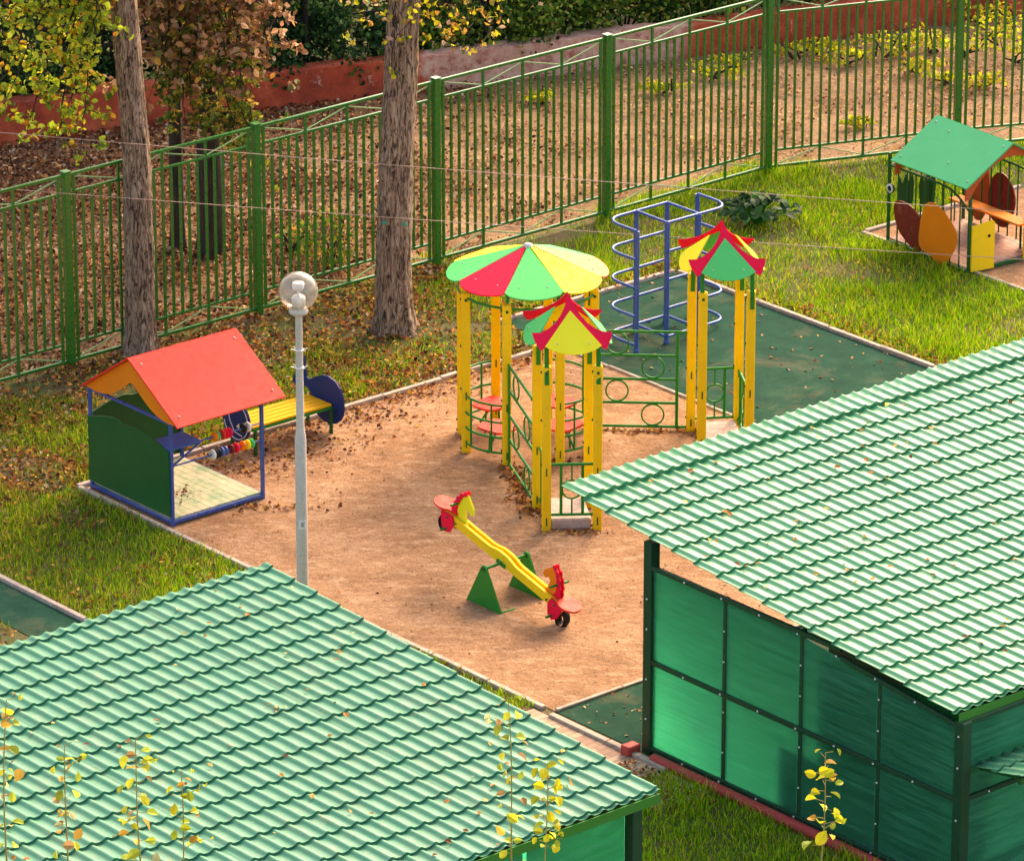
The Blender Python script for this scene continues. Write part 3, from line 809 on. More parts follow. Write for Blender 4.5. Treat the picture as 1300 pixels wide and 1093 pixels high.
# tree in the middle
t2 = tag(empty('tree', xyz(TRUNK2[0], TRUNK2[1])), 'tree with the thickest brown trunk, on the lawn left of the round canopy', 'tree')
x0, y0 = TRUNK2
mb = trunk_mesh([xyz(x0, y0, -.05), xyz(x0 - .012, y0, .75), xyz(x0 + .02, y0, 2.06), xyz(x0 + .13, y0, 3.9), xyz(x0 + .3, y0, 6.0), xyz(x0 + .35, y0, 7.6)], [.205, .195, .185, .17, .14, .06], 8, rings=120, flare=.36)
mb.build('trunk', M['bark'], t2)
for (dx, zz) in ((-.17, 1.34), (.18, 1.32)):
    mb = MB(); mb.box(xyz(x0 + dx * .62, y0 - .17, zz), X, Y, Z, .055, .03, .03, .005); mb.build('cord_knot', M['teal'], t2)
st = xyz(x0 + .2, y0, 5.4)
pp = [(560, 10, .3), (600, 30, .4), (575, 45, .2), (635, 8, .4), (545, 25, .3), (620, 40, .5), (470, 5, .2), (455, 25, .3), (520, 5, -.5), (500, 55, -.3)]
branchy(t2, spray_grid(pp, y0 - .1, st), (.05, .09), OG[2:] + YEL[:1] + PB[3:5], 4, .14)
cs = [xyz(x0 + .3, y0, 6.9), xyz(x0 + 1.4, y0 - .2, 6.6), xyz(x0 - .8, y0 + .3, 6.9), xyz(x0 + .4, y0 + .3, 8.0)]
v_, f, c = leaf_cloud(cs, [(1.2, 1.1, .7)] * 4, [2200] * 4, (.06, .10), PB + YG[:2]); np_mesh('crown', v_, f, M['leaf'], t2, colors=c)
mb = MB()
for c_ in cs: mb.tube([xyz(x0 + .3, y0, 5.8), (xyz(x0 + .3, y0, 6.0) + c_) / 2, c_], [.07, .045, .015], 7)
mb.build('limb', M['bark'], t2)

# darker trees beyond the fence
def back_tree(px, py, rad, label, sprays, pal, size, per, seed, top=5.2, tilt=0.0, rr=.2):
    g = ground(px, py); t = tag(empty('tree', g), label, 'tree', 'dark trees beyond the fence')
    trunk_mesh([g - Z * .05, g + Z * 1.5 + X * tilt * .4, g + Z * 3.2 + X * tilt, g + Z * top + X * tilt * 1.4], [rad, rad * .9, rad * .75, rad * .4], seed, 20, 60, .2).build('trunk', M['darkbark'], t)
    st = g + Z * (top - .4) + X * tilt * 1.3
    branchy(t, spray_grid(sprays, g[1] - .7, st), size, pal, per, rr)
    return t
back_tree(268, 322, .15, 'thick dark tree behind the fence with pinkish brown autumn leaves',
          [(190, 20, 0), (225, 15, -.2), (260, 10, .2), (300, 20, 0), (335, 30, .2), (210, 60, .1), (250, 50, -.3), (290, 55, 0), (320, 70, .1), (345, 50, 0), (235, 90, .2), (275, 85, 0), (305, 100, -.2), (200, 95, .1), (260, 118, 0),
           (180, 40, 0), (240, 30, .4), (330, 5, 0), (290, 5, -.3), (345, 85, 0), (190, 8, 0), (175, 75, .2)],
          PB, (.07, .12), 8, 21, 5.6, rr=.2)
back_tree(226, 316, .085, 'slim dark tree behind the fence with low olive green leaves',
          [(215, 130, 0), (245, 140, .2), (275, 130, 0), (300, 145, -.1), (235, 160, 0), (320, 165, -.3), (300, 185, -.4), (335, 205, -.5), (205, 110, 0), (285, 165, -.2), (265, 150, 0), (320, 190, -.4)],
          OG, (.05, .09), 13, 22, 4.6, rr=.17)

def shrub(p, rx, ry, h, n, pal, size, label, name='shrub', group=None, stems=6):
    p = np.array(p, float); t = tag(empty(name, p), label, 'shrub', group)
    mb = MB()
    for i in range(stems):
        a = rng.uniform(0, 6.28); e = p + xyz(math.cos(a) * rx * .6, math.sin(a) * ry * .6, h * rng.uniform(.55, .95))
        mb.tube([p + rng.normal(size=3) * [.04, .04, 0], (p + e) / 2 + rng.normal(size=3) * .06, e], [.018, .012, .005], 5, cap=False)
    mb.build('stem', M['darkbark'], t)
    nb = 12; cs, rs, ns = [], [], []
    for i in range(nb):
        a = rng.uniform(0, 6.28); q = math.sqrt(rng.random())
        cs.append(p + xyz(math.cos(a) * rx * q * .75, math.sin(a) * ry * q * .75, h * (.25 + .6 * rng.random() * (1 - .3 * q))))
        s_ = rng.uniform(.3, .5); rs.append((rx * s_, ry * s_, h * s_ * .55)); ns.append(int(n / nb))
    v_, f, c = leaf_cloud(cs, rs, ns, size, pal); np_mesh('foliage', v_, f, M['leaf'], t, colors=c)
    return t
wd_ = unit(WB[1] - WB[0]); wn_ = np.cross(Z, wd_)
def on_wall(px, off): # a point behind the wall seen near pixel column px
    xw = (px - 650) / 7000 * 66
    y = wall_y(xw); return xyz(xw, y) + wn_ * off
ORD = ['first', 'second', 'third', 'fourth', 'fifth', 'sixth', 'seventh', 'eighth', 'ninth', 'tenth', 'eleventh', 'twelfth', 'thirteenth', 'fourteenth', 'fifteenth', 'sixteenth', 'seventeenth', 'eighteenth', 'nineteenth', 'twentieth']
SPOTS = [(-40, .9, IVY, 'dark ivy green shrub at the far left behind the wall'), (60, .8, IVY, 'dark shrub behind the wall left of the leaning trunk'),
         (165, 1.0, IVY, 'dark green shrub behind the wall directly beyond the leaning trunk'), (275, .8, IVY, 'dark green shrub behind the wall under the pinkish leaves'),
         (372, .65, IVY, 'glossy ivy green shrub spilling over the bright red wall'), (450, .7, IVY, 'green ivy shrub behind the wall, left of the thick trunk'),
         (560, .8, BUSHG, 'mid green shrub above the pink plaster, just right of the thick trunk'), (650, .75, BUSHG, 'leafy green shrub above the middle of the pink plaster'),
         (740, .75, BUSHG, 'bright green shrub above the right end of the pink plaster'), (840, .85, BUSHG, 'green shrub behind the wall beyond the fourth fence post'),
         (940, .8, BUSHG, 'mixed green and rusty shrub behind the wall beyond the tall fence post'), (1050, .9, OG, 'olive shrub behind the wall at the upper right'),
         (1160, .9, OG, 'olive and brown shrub behind the wall near the right corner'), (1270, .9, OG, 'olive shrub in the right top corner')]
for (px, off, pal, lab) in SPOTS:
    shrub(on_wall(px, off), .95, .75, 1.75, 2600, pal, (.05, .095) if pal is not IVY else (.05, .10), lab, group='shrubs behind the red wall')
for i in range(15):
    shrub(on_wall(-60 + i * 98, 2.1 + .5 * (i % 2)), 1.25, .9, 2.9 + .4 * (i % 3), 2600, [IVY, BUSHG, OG][i % 3] if i > 6 else IVY, (.07, .12),
          'tall dark shrub in the rear row above the red wall, %s from the left' % ORD[i], group='rear row of tall shrubs', name='tall_shrub')
# tall trees, crowns out of view, added behind the shrubs to shade the yard
for i, (px, off, hh_) in enumerate([(-150, 1.5, 7.0), (60, 1.9, 8.0), (260, 1.4, 7.4), (395, 2.6, 7.0)]):
    g = on_wall(px, off); t = tag(empty('shade_tree', g), 'unseen leafy tree added for shade behind the red wall, %s from the left' % ORD[i], 'tree', 'shade trees added behind the red wall')
    trunk_mesh([g - Z * .05, g + Z * hh_ * .4, g + Z * hh_ * .7, g + Z * hh_ * .95], [.15, .12, .09, .03], 40 + i, 18, 40, .3).build('trunk', M['darkbark'], t)
    cs = [g + xyz(rng.uniform(-1.0, 1.0), rng.uniform(-.8, .8), hh_ * rng.uniform(.48, .95)) for _ in range(9)]
    mb = MB()
    for c_ in cs: mb.tube([g + Z * hh_ * .4, (g + Z * hh_ * .5 + c_) / 2, c_], [.05, .03, .012], 6)
    mb.build('limb', M['darkbark'], t)
    v_, f, c = leaf_cloud(cs, [(1.0, .9, .75)] * 9, [750] * 9, (.08, .15), [IVY, OG, BUSHG, OG, BUSHG][i]); np_mesh('crown', v_, f, M['leaf'], t, colors=c)
# yellow seedlings along the foot of the wall and at the right
k = 0
for (px, py, s_) in sorted([(905, 90, .22), (935, 75, .18), (1010, 62, .22), (1040, 58, .2), (1075, 70, .2), (1120, 60, .28), (1150, 50, .3), (1185, 55, .28), (1225, 60, .3), (1262, 45, .32), (1290, 70, .3), (1200, 95, .16), (1245, 100, .2), (1088, 150, .12), (845, 105, .16), (690, 118, .14), (600, 90, .14), (1165, 82, .2), (1288, 25, .34), (1240, 18, .36)]):
    labs = 'low yellow leaved seedling clump beyond the fence, %s from the left' % ORD[k]
    g = ground(px, py + 12)
    shrub(g, s_ * 2.0, s_ * 1.3, s_ * 1.25, 170, YEL, (.03, .075), labs, 'seedling_clump', 'yellow seedlings by the red wall', 4)
    k += 1

shrub(ground(418, 338), .55, .4, .75, 420, OG, (.035, .075), 'sparse olive shrub beyond the fence, just left of the thickest trunk')
shrub(ground(372, 322), .3, .3, .45, 160, BUSHG, (.03, .07), 'small green shrub beyond the fence above the lamp globe')
# broad-leaved dark plant by the fence
def burdock(g, label):
    t = tag(empty('leafy_plant', g), label, 'plant')
    mb = MB(); Cs = []; Ns = []; Ss = []
    for i in range(95):
        a = rng.uniform(0, 6.28); r_ = rng.random() ** .6; e = g + xyz(math.cos(a) * r_ * .5, math.sin(a) * r_ * .42, .12 + .30 * (1 - r_ * .7) * rng.uniform(.6, 1.1))
        mb.tube([g + rng.normal(size=3) * [.05, .05, 0], (g + e) / 2 + Z * .06, e], [.007, .006, .004], 4, cap=False)
        Cs.append(e); Ns.append(unit([math.cos(a) * .6 * r_, math.sin(a) * .6 * r_ - .15, 1.0] + rng.normal(size=3) * .25)); Ss.append(rng.uniform(.09, .17))
    mb.build('stem', M['green'], t)
    v_, f, c = round_leaves(np.array(Cs), np.array(Ns), np.array(Ss), rng.uniform(0, 6.28, len(Cs)), pick([(.02, .075, .022, 4), (.035, .11, .03, 2), (.10, .22, .06, 1.2), (.012, .045, .015, 2)], len(Cs), .25), .12, .95)
    np_mesh('foliage', v_, f, M['leaf'], t, colors=c)
burdock(ground(962, 286), 'dark green broad leaved plant on the lawn in front of the fence')

# ------------------------------------------------------------------ red roofed playhouse
def playhouse_red():
    O = uv(-4.42, .17); root = tag(empty('playhouse', O, TH), 'playhouse with a red gable roof, dark green side panels and coloured counting beads', 'playhouse')
    P = lambda a, b_, z: O + a * U + b_ * V + z * Z
    LU, LV = 1.17, 1.38
    mb = MB(); mb.box(P(LU / 2, LV / 2, .065), U, V, Z, LU - .03, LV - .03, .03, .004); mb.build('floor', M['floor1'], root)
    mb = MB()
    for (p, q) in (((0, 0), (LU, 0)), ((0, LV), (LU, LV)), ((0, 0), (0, LV)), ((LU, 0), (LU, LV))):
        mb.bar(P(*p, .045), P(*q, .045), .03, .035)
    mb.build('base_frame', M['blue'], root)
    hts = {(0, 0): 1.24, (0, 1): 1.14, (1, 0): 1.24, (1, 1): 1.14}
    for (i, j), h in hts.items():
        mb = MB(); c_ = P(i * LU, j * LV, 0); mb.bar(c_ - Z * .04, c_ + Z * h, .036, .036, U, .004)
        mb.build('post', M['blue'], root)
    def hump(axis, L, z0, z1, zt, n=15):
        pts = [(0, z0), (L, z0)]
        for i in range(n + 1):
            t = 1 - i / n
            s2 = (t * 2) % 1.0 if t < 1 else 1.0
            z = z1 + (zt - z1) * (abs(math.sin(math.pi * (t if False else min(1, (t * 2 if t <= .5 else (1 - t) * 2)) ** .8 * .62)) / math.sin(math.pi * .5)))
            z = z1 + (zt - z1) * math.sin(min(1.0, 1.25 * (2 * t if t <= .5 else 2 - 2 * t)) * math.pi * .5 * 1.0) - (.035 * math.exp(-((t - .5) / .05) ** 2))
            pts.append((t * L, z))
        return pts
    mb = MB(); mb.plate([P(-.028, b_, z) for b_, z in hump(0, LV, .11, .82, .93)], U, .018); mb.build('side_panel', M['dkgreen'], root)
    mb = MB(); mb.plate([P(a, LV + .028, z) for a, z in hump(0, LU, .11, .82, .93)], V, .018); mb.build('side_panel', M['dkgreen'], root)
    # roof
    vE0, vE1, vR, zE, zR, uA, uB = -.22, 1.42, .60, 1.155, 1.68, -.08, 1.32
    def slope(v0, z0, v1, z1):
        n = unit(np.cross(U, (v1 - v0) * V + (z1 - z0) * Z)); mb = MB()
        mb.plate([P(uA, v0, z0), P(uB, v0, z0), P(uB, v1, z1), P(uA, v1, z1)], n, .018); return mb
    rf = slope(vE0, zE, vR, zR).build('roof_panel', M['red'], root)
    slope(vE1, zE, vR + .008, zR - .004).build('roof_panel', M['red'], root)
    mb = MB()
    for (a, b_, z) in ((.02, vE0 + .10, zE + .075), (1.22, vE0 + .10, zE + .075), (.02, vR - .1, zR - .055), (1.22, vR - .1, zR - .055)):
        mb.sphere(P(a, b_, z), .014, 8, 5)
    mb.build('bolt', M['steel'], rf)
    # gable boards with scalloped lower edge
    for ua in (-.03, 1.26):
        up_ = [(vE0 + .05, zE + .015), (vR, zR - .03), (vE1 - .05, zE + .015)]
        low = []
        for t in np.linspace(0, 1, 13)[1:-1]:
            b_ = vE1 - .12 - t * (vE1 - vE0 - .24)
            s2 = abs(b_ - vR) / (.5 * (vE1 - vE0))
            z = zE + .015 + (.30 * (1 - s2)) - .10 * math.sin(math.pi * min(1, s2 * 1.05)) * 1.0
            low.append((b_, z))
        mb = MB(); poly = [P(ua, b_, z) for b_, z in up_ + low]
        # triangulate as a strip for the concave shape
        top = lambda b_: zE + .012 + (zR - zE - .03) * (1 - abs(b_ - vR) / (.5 * (vE1 - vE0)))
        bs = sorted(set([b_ for b_, _ in low] + [vR])); 
        lz = {b_: z for b_, z in low}
        def lowz(b_):
            s2 = abs(b_ - vR) / (.5 * (vE1 - vE0)); return zE + .0 + .27 * (1 - s2) - .12 * math.sin(math.pi * min(1, s2))
        N = 22; bb = np.linspace(vE0 + .04, vE1 - .04, N)
        for i in range(N - 1):
            b0, b1 = bb[i], bb[i + 1]
            mb.plate([P(ua, b0, max(lowz(b0), zE - .02)), P(ua, b1, max(lowz(b1), zE - .02)), P(ua, b1, max(top(b1), lowz(b1) + .003)), P(ua, b0, max(top(b0), lowz(b0) + .003))], U, .016)
        mb.build('gable_board', M['orange'], root)
    mb = MB()
    for ua in (0, LU): mb.bar(P(ua, 0, 1.12), P(ua, LV, 1.12), .025, .025)
    mb.build('tie_bar', M['blue'], root)
    # counter shelf and bracket
    mb = MB(); mb.box(P(.19, .17, .835), U, V, Z, .42, .34, .022, .004); sh = mb.build('counter', M['ltblue'], root)
    mb = MB(); mb.bar(P(.36, .30, .82), P(.14, .33, .62), .02, .02); mb.bar(P(.37, .01, .82), P(.03, .01, .66), .016, .016); mb.build('bracket', M['blue'], sh)
    # abacus rods
    for (z, a0, beads) in ((.845, .40, ((.56, 'orange'), (.59, 'lime'), (.66, 'red'), (.70, 'crimson'), (.745, 'crimson'), (.93, 'black'), (.99, 'white'))),
                           (.655, .03, ((.53, 'white'), (.565, 'black'), (.60, 'black'), (.645, 'blue'), (.69, 'blue'), (.77, 'maroon'), (.83, 'crimson'), (.92, 'orange'), (.98, 'yellow'), (1.03, 'lime')))):
        mb = MB(); mb.tube([P(a0, 0, z), P(LU, 0, z)], .009, 8); rod = mb.build('abacus_rod', M['blue'], root)
        for (a, cn) in beads:
            mb = MB(); c_ = P(a, 0, z)
            mb.lathe(c_, [(.010, -.018), (.044, -.018), (.052, -.010), (.052, .010), (.044, .018), (.010, .018)], 18, U); mb.build('bead', M[cn], rod)
playhouse_red()

# ------------------------------------------------------------------ bench
def bench():
    O = uv(-2.05, 1.38); root = tag(empty('bench', O, TH), 'low bench with yellow slats and round dark blue animal shaped end boards', 'bench')
    u0, u1, v0, v1, z = -2.60, -1.525, 1.165, 1.585, .33
    mb = MB()
    for i in range(5):
        c_ = v0 + (i + .5) * (v1 - v0) / 5
        mb.box(uv((u0 + u1) / 2, c_, z), U, V, Z, u1 - u0, (v1 - v0) / 5 - .010, .024, .005)
    mb.build('seat', M['slat'], root)
    mb = MB()
    for v_ in (v0 + .01, v1 - .01): mb.bar(uv(u0, v_, z - .028), uv(u1, v_, z - .028), .022, .028)
    for u_ in (u0 + .01, u1 - .01): mb.bar(uv(u_, v0 + .02, z - .028), uv(u_, v1 - .02, z - .028), .022, .026)
    mb.build('seat_frame', M['green'], root)
    for (a, b_) in ((u0 + .04, v0 + .01), (u1 - .01, v0 + .01), (u0 + .04, v1 - .01), (u1 - .01, v1 - .01)):
        mb = MB(); mb.bar(uv(a, b_, -.03), uv(a, b_, z - .042), .028, .028, U); mb.build('leg', M['dkgreen'], root)
    # whale-like board: body, tail fluke curling up at the back
    def whale(uc):
        b0 = 1.13
        pts = [(-.13, .335), (-.125, .44), (-.07, .54), (.02, .60), (.13, .625), (.24, .61), (.34, .565), (.42, .515), (.47, .50), (.50, .52), (.515, .60), (.535, .74), (.60, .66), (.66, .56), (.72, .47), (.745, .40), (.70, .37), (.63, .37), (.57, .40), (.50, .405), (.44, .36), (.42, .26), (.36, .16), (.25, .10), (.12, .09), (.0, .12), (-.08, .18), (-.12, .25)]
        return [uv(uc, b0 + a, zz) for a, zz in pts]
    mb = MB(); mb.plate(whale(u1 + .03), U, .018); mb.build('end_board', M['navy'], root)
    uc = u0 - .03; cv, cz, rd = 1.40, .36, .235
    mb = MB(); mb.plate([uv(uc, cv + rd * math.cos(a), cz + rd * math.sin(a)) for a in np.linspace(0, 2 * math.pi, 37)[:-1]], U, .018)
    eb = mb.build('end_board', M['navy'], root)
    mb = MB()
    for ph0, ph1, rr in ((0.2, 6.1, .205),):
        mb.tube([uv(uc - .012, cv + rr * math.cos(a), cz + rr * math.sin(a)) for a in np.linspace(ph0, ph1, 40)], .006, 5)
    mb.tube([uv(uc - .012, cv + .15, cz + .14), uv(uc - .012, cv + .10, cz - .02), uv(uc - .012, cv + .03, cz - .13), uv(uc - .012, cv - .1, cz - .15)], .006, 5)
    mb.plate([uv(uc - .013, cv - .01, cz - .06), uv(uc - .013, cv - .09, cz - .1), uv(uc - .013, cv - .05, cz - .02)], U, .006)
    mb.build('painted_outline', M['white'], eb)
bench()

# ------------------------------------------------------------------ lamp post
def lamp():
    g = ground(385, 800); root = tag(empty('lamp_post', g), 'tall galvanised lamp post with a clear glass globe, in front of the bench', 'lamp')
    H = 3.36
    mb = MB(); mb.lathe(g, [(.058, -.05), (.056, 2.0), (.046, 2.08), (.040, 2.12), (.034, 3.26), (.05, 3.30)], 20); mb.build('pole', M['galv'], root)
    mb = MB(); mb.lathe(g, [(.03, 3.285), (.085, 3.29), (.095, 3.31), (.085, 3.345), (.07, 3.355), (0.001, 3.356)], 24); mb.build('collar', M['galv'], root)
    c_ = g + Z * 3.515
    mb = MB(); mb.sphere(c_, .19, 36, 22, zlo=-.90); mb.sphere(c_, .184, 36, 22, zlo=-.90)
    n = len(mb.f) // 2; mb.f[n:] = [tuple(reversed(f)) for f in mb.f[n:]]
    mb.build('globe', M['globe'], root)
    mb = MB(); mb.lathe(g, [(.001, 3.36), (.065, 3.36), (.068, 3.45), (.05, 3.47), (.015, 3.475), (.012, 3.50), (.012, 3.53), (.05, 3.535), (.058, 3.55), (.058, 3.60), (.045, 3.605), (.001, 3.605)], 24); mb.build('lamp_holder', M['porcelain'], root)
    mb = MB()
    for z in (2.92, 2.74):
        mb = MB(); mb.lathe(g, [(.040, z - .008), (.046, z - .006), (.046, z + .006), (.040, z + .008)], 16)
        for a in np.linspace(0, 6.28, 7)[:-1]: mb.tube([g + Z * z + .045 * xyz(math.cos(a), math.sin(a)), g + Z * (z + .01) + .085 * xyz(math.cos(a + .3), math.sin(a + .3))], .004, 4)
        mb.build('cable_tie', M['porcelain'], root)
    mb = MB(); zt = 1.135
    for i in range(8):
        a0, a1 = [R(-118 + 80 * j / 8) for j in (i, i + 1)]
        mb.add([g + .0585 * xyz(math.cos(a0), math.sin(a0)) + Z * (zt - .048), g + .0585 * xyz(math.cos(a1), math.sin(a1)) + Z * (zt - .048), g + .0585 * xyz(math.cos(a1), math.sin(a1)) + Z * (zt + .048), g + .0585 * xyz(math.cos(a0), math.sin(a0)) + Z * (zt + .048)], [(0, 1, 2, 3)], True)
    st_ = mb.build('sticker', M['white'], root)
    mb = MB(); q = lambda x, z: g + xyz(x, -math.sqrt(.0605 ** 2 - x * x), zt + z)
    for (a, b_) in (((.0, -.026), (.0, .026)), ((.012, -.026), (.012, .026)), ((.014, 0), (.03, .024)), ((.014, 0), (.03, -.024))):
        mb.bar(q(*a), q(*b_), .002, .006, (0, 1, 0))
    mb.build('letter', M['black'], st_)
lamp()

# ------------------------------------------------------------------ the big play structure
def play_structure():
    C0 = xyz(.165, -.30); root = tag(empty('play_structure', C0), 'yellow post play structure with round striped canopy, two pagoda roofs and red seats', 'play structure')
    def ov(k, r_=.735): a = R(5 + 22.5 + 45 * k); return C0 + r_ * xyz(math.cos(a), math.sin(a))
    # k: 0 R2, 1 B2, 2 B1, 3 L2, 4 L1, 5 F1, 6 F2, 7 R1
    wA, wB = unit(xyz(1, .03)), unit(xyz(-.14, .99))
    def post(p, h, ang=5, w_=.095, bolts=True):
        a = R(ang); ax, ay = xyz(math.cos(a), math.sin(a)), xyz(-math.sin(a), math.cos(a))
        mb = MB()
        # three laminated boards, the middle one shorter at the ends
        mb.box(p + Z * (h / 2), ax, ay, Z, w_, w_, h, .012)
        o = mb.build('post', M['yellow_wood'], root)
        mb = MB()
        for z in (.08, .62):
            mb.box(p + Z * (z + .03) - ay * (w_ / 2), ax, ay, Z, .014, .006, .085)
        mb.build('slot', M['dkgreen'], o)
        mb = MB()
        for z in (.045, .16, .72, 1.2, h - .07):
            mb.sphere(p + Z * z - ax * (w_ / 2), .016, 8, 5)
            if z > 1.3: mb.sphere(p + Z * z - ay * (w_ / 2), .017, 8, 5)
        mb.build('bolt', M['dkgreen'], o)
        return o
    for k in range(8): post(ov(k), 1.79, 5 + 45 * (k % 2) * 0)
    Pf = dict(PFL=xyz(.35, -2.841), PFR=xyz(.87, -2.82), PRR=xyz(.785, -2.213), PRL=xyz(.256, -2.235))
    Qf = dict(QRL=xyz(1.909, -.012), QRR=xyz(2.417, .047), QFL=xyz(2.003, -.618), QFR=xyz(2.51, -.57))
    for p in list(Pf.values()) + list(Qf.values()): post(p, 1.79, 3)
    # round canopy of eight petals
    Rm, zr, za, rc = .80, 1.93, 2.205, .10
    cols = {5: 'lime', 4: 'crimson', 3: 'lime', 2: 'yellow', 1: 'red', 0: 'lime', 7: 'orange_glare', 6: 'yellow'}
    for k in range(8):
        a0 = R(5 + 22.5 + 45 * k); a1 = a0 + R(45); am = (a0 + a1) / 2
        ap = C0 + Z * za; N = 12; lo = []
        for i in range(N + 1):
            t = i / N; a = a0 + (a1 - a0) * t; rad = Rm * (math.cos(R(22.5)) / math.cos(a - am)) + .125 * math.sin(math.pi * t) ** .62
            h = za + (zr - za) * rad / Rm
            lo.append(C0 + rad * xyz(math.cos(a), math.sin(a)) + Z * h)
        tip = C0 + .03 * xyz(math.cos(am), math.sin(am)) + Z * (za + (zr - za) * .03 / Rm)
        n = unit(np.cross(lo[0] - ap, lo[-1] - ap)); n = n if n[2] > 0 else -n
        base = lo[0]; lo = [p - n * ((p - base) @ n) for p in lo]
        mb = MB(); mb.plate([tip - n * ((tip - base) @ n)] + lo, n, .016)
        o = mb.build('canopy_petal', M[cols[k]], root)
        mb = MB()
        for (t, q) in ((.22, .86), (.78, .86)):
            a = a0 + (a1 - a0) * t; p = C0 + Rm * q * xyz(math.cos(a), math.sin(a)); p[2] = za + (zr - za) * q * 1.0
            p = p - n * ((p - base) @ n) + n * .010; mb.sphere(p, .009, 8, 4)
        mb.build('bolt', M['steel'], o)
    mb = MB(); mb.lathe(C0 + Z * (za - .03), [(.055, 0), (.05, .035), (.02, .05), (.001, .05)], 16); mb.build('hub', M['steel'], root)
    mb = MB()
    for k in range(8):
        p = ov(k); mb.bar(p + Z * 1.60 + unit(C0 - p) * .055, p + Z * 1.93 + unit(C0 - p) * .03, .022, .03)
    ring = [C0 + (.735) * xyz(math.cos(a), math.sin(a)) + Z * 1.74 for a in np.linspace(0, 2 * math.pi, 49)[:-1]]
    mb.tube(ring, .014, 8, closed=True)
    mb.build('canopy_ring', M['green'], root)
    # pagoda roofs
    def pagoda(c, fan_f, fan_s, dz=0.0):
        rot = R(3); ax = xyz(math.cos(rot), math.sin(rot)); ay = xyz(-math.sin(rot + R(5)), math.cos(rot + R(5)))
        zt, zb, hw = 2.46 + dz, 2.03 + dz, .36
        pr = empty('pagoda_roof', c + Z * 1.8); pr.parent = root; pr.location = Vector((c - C0 + Z * 1.8) * K)
        mesh_root = pr
        for (d, s_, crim, fan) in ((-ay, ax, True, fan_f), (ay, -ax, True, fan_f), (ax, ay, False, fan_s), (-ax, -ay, False, fan_s)):
            hw = .47 if (crim and d @ ay > .5) else .36
            def pt(a, h, lift=0.0, hw=hw):   # a: sideways, h: 0 at base .. 1 at apex; plane leaning to the centre
                q = c + d * (hw * (1 - h) + .015) + s_ * a + Z * (zb + (zt - zb) * h)
                return q + lift * unit(d * (zt - zb) + Z * hw)
            n = unit(d * (zt - zb) + Z * hw)
            if crim:
                e = [(0, 1.02), (.03, .84), (.062, .70), (.105, .56), (.165, .42), (.24, .315), (.32, .25), (.405, .25)]
                inn = [(0, .60), (.04, .51), (.08, .42), (.12, .32), (.165, .22), (.21, .12), (.245, .04), (.275, -.03)]
                keep = MB()
                for sg in (1, -1):
                    for i in range(7):
                        keep.plate([pt(sg * e[i][0], e[i][1]), pt(sg * e[i + 1][0], e[i + 1][1]), pt(sg * inn[i + 1][0], inn[i + 1][1]), pt(sg * inn[i][0], inn[i][1])], n, .014)
                    keep.plate([pt(sg * .405, .25), pt(sg * .385, .10), pt(sg * .335, -.09), pt(sg * .275, -.03)], n, .014)
                keep.build('curved_trim', M['crimson'], mesh_root)
            # fan
            lo = [(.285 * math.sin(x) / math.sin(.75), -.02 - .17 * (math.cos(x) - math.cos(.75)) / (1 - math.cos(.75))) for x in np.linspace(-.75, .75, 15)]
            top = .66
            lf = .010 if crim else -.005
            mb = MB(); mb.plate([pt(0, top, lf)] + [pt(a, h, lf) for a, h in lo], n, .012)
            o = mb.build('fan_panel', M[fan], mesh_root)
            mb = MB()
            for a in (-.16, .16): mb.sphere(pt(a, .02, lf + .007), .009, 8, 4)
            mb.build('bolt', M['steel'], o)
        for sx in (-1, 1):
            for sy in (-1, 1):
                mb = MB(); mb.bar(c + ax * sx * .262 + ay * sy * .30 + Z * 1.60 - ay * .052, c + ax * sx * .262 + ay * sy * .27 + Z * 2.0 - ay * .052, .045, .02, (0, 1, 0))
                mb.build('bracket', M['green'], mesh_root)
    pc = sum(Pf.values()) / 4; qc = sum(Qf.values()) / 4
    pagoda(pc, 'yellow', 'lime'); pagoda(qc, 'lime', 'yellow')
    # railings
    def ring(mb, c, r_, e1, e2=Z, n=28, rad=.010):
        mb.tube([c + r_ * (e1 * math.cos(a) + e2 * math.sin(a)) for a in np.linspace(0, 2 * math.pi, n + 1)[:-1]], rad, 6, closed=True)
    def ring_rail(p, q, z0, z1, nr, posts_at, name='railing'):
        d = unit(q - p); L = np.linalg.norm(q - p); mb = MB()
        zs = np.linspace(z0, z1, nr)
        a, b_ = .02, L - posts_at
        for i, z in enumerate(zs): mb.tube([p + Z * z, (q if i in (0, nr - 1) else p + d * b_) + Z * z], .016, 8)
        mb.tube([p + d * b_ + Z * z0, p + d * b_ + Z * z1], .018, 8)
        mb.tube([p + d * .03 + Z * z0, p + d * .03 + Z * z1], .014, 8)
        g_ = (z1 - z0) / (nr - 1); rr = g_ / 2 - .016
        for i in range(nr - 1):
            t = .34 if i % 2 == 1 else .70
            if i % 2 == 1: t = .70
            else: t = .34
            t = .72 if (i % 2 == 0) else .30
            ring(mb, p + d * (t * b_) + Z * (z0 + g_ * (i + .5)), rr, d)
        mb.build(name, M['green'], root)
    ring_rail(ov(0) + xyz(.03, 0), Qf['QRL'] - xyz(.04, 0), .045, 1.12, 5, .11)
    ring_rail(ov(5) + xyz(.02, -.03), Pf['PRL'] + xyz(-.01, .05), .03, 1.13, 5, .07)
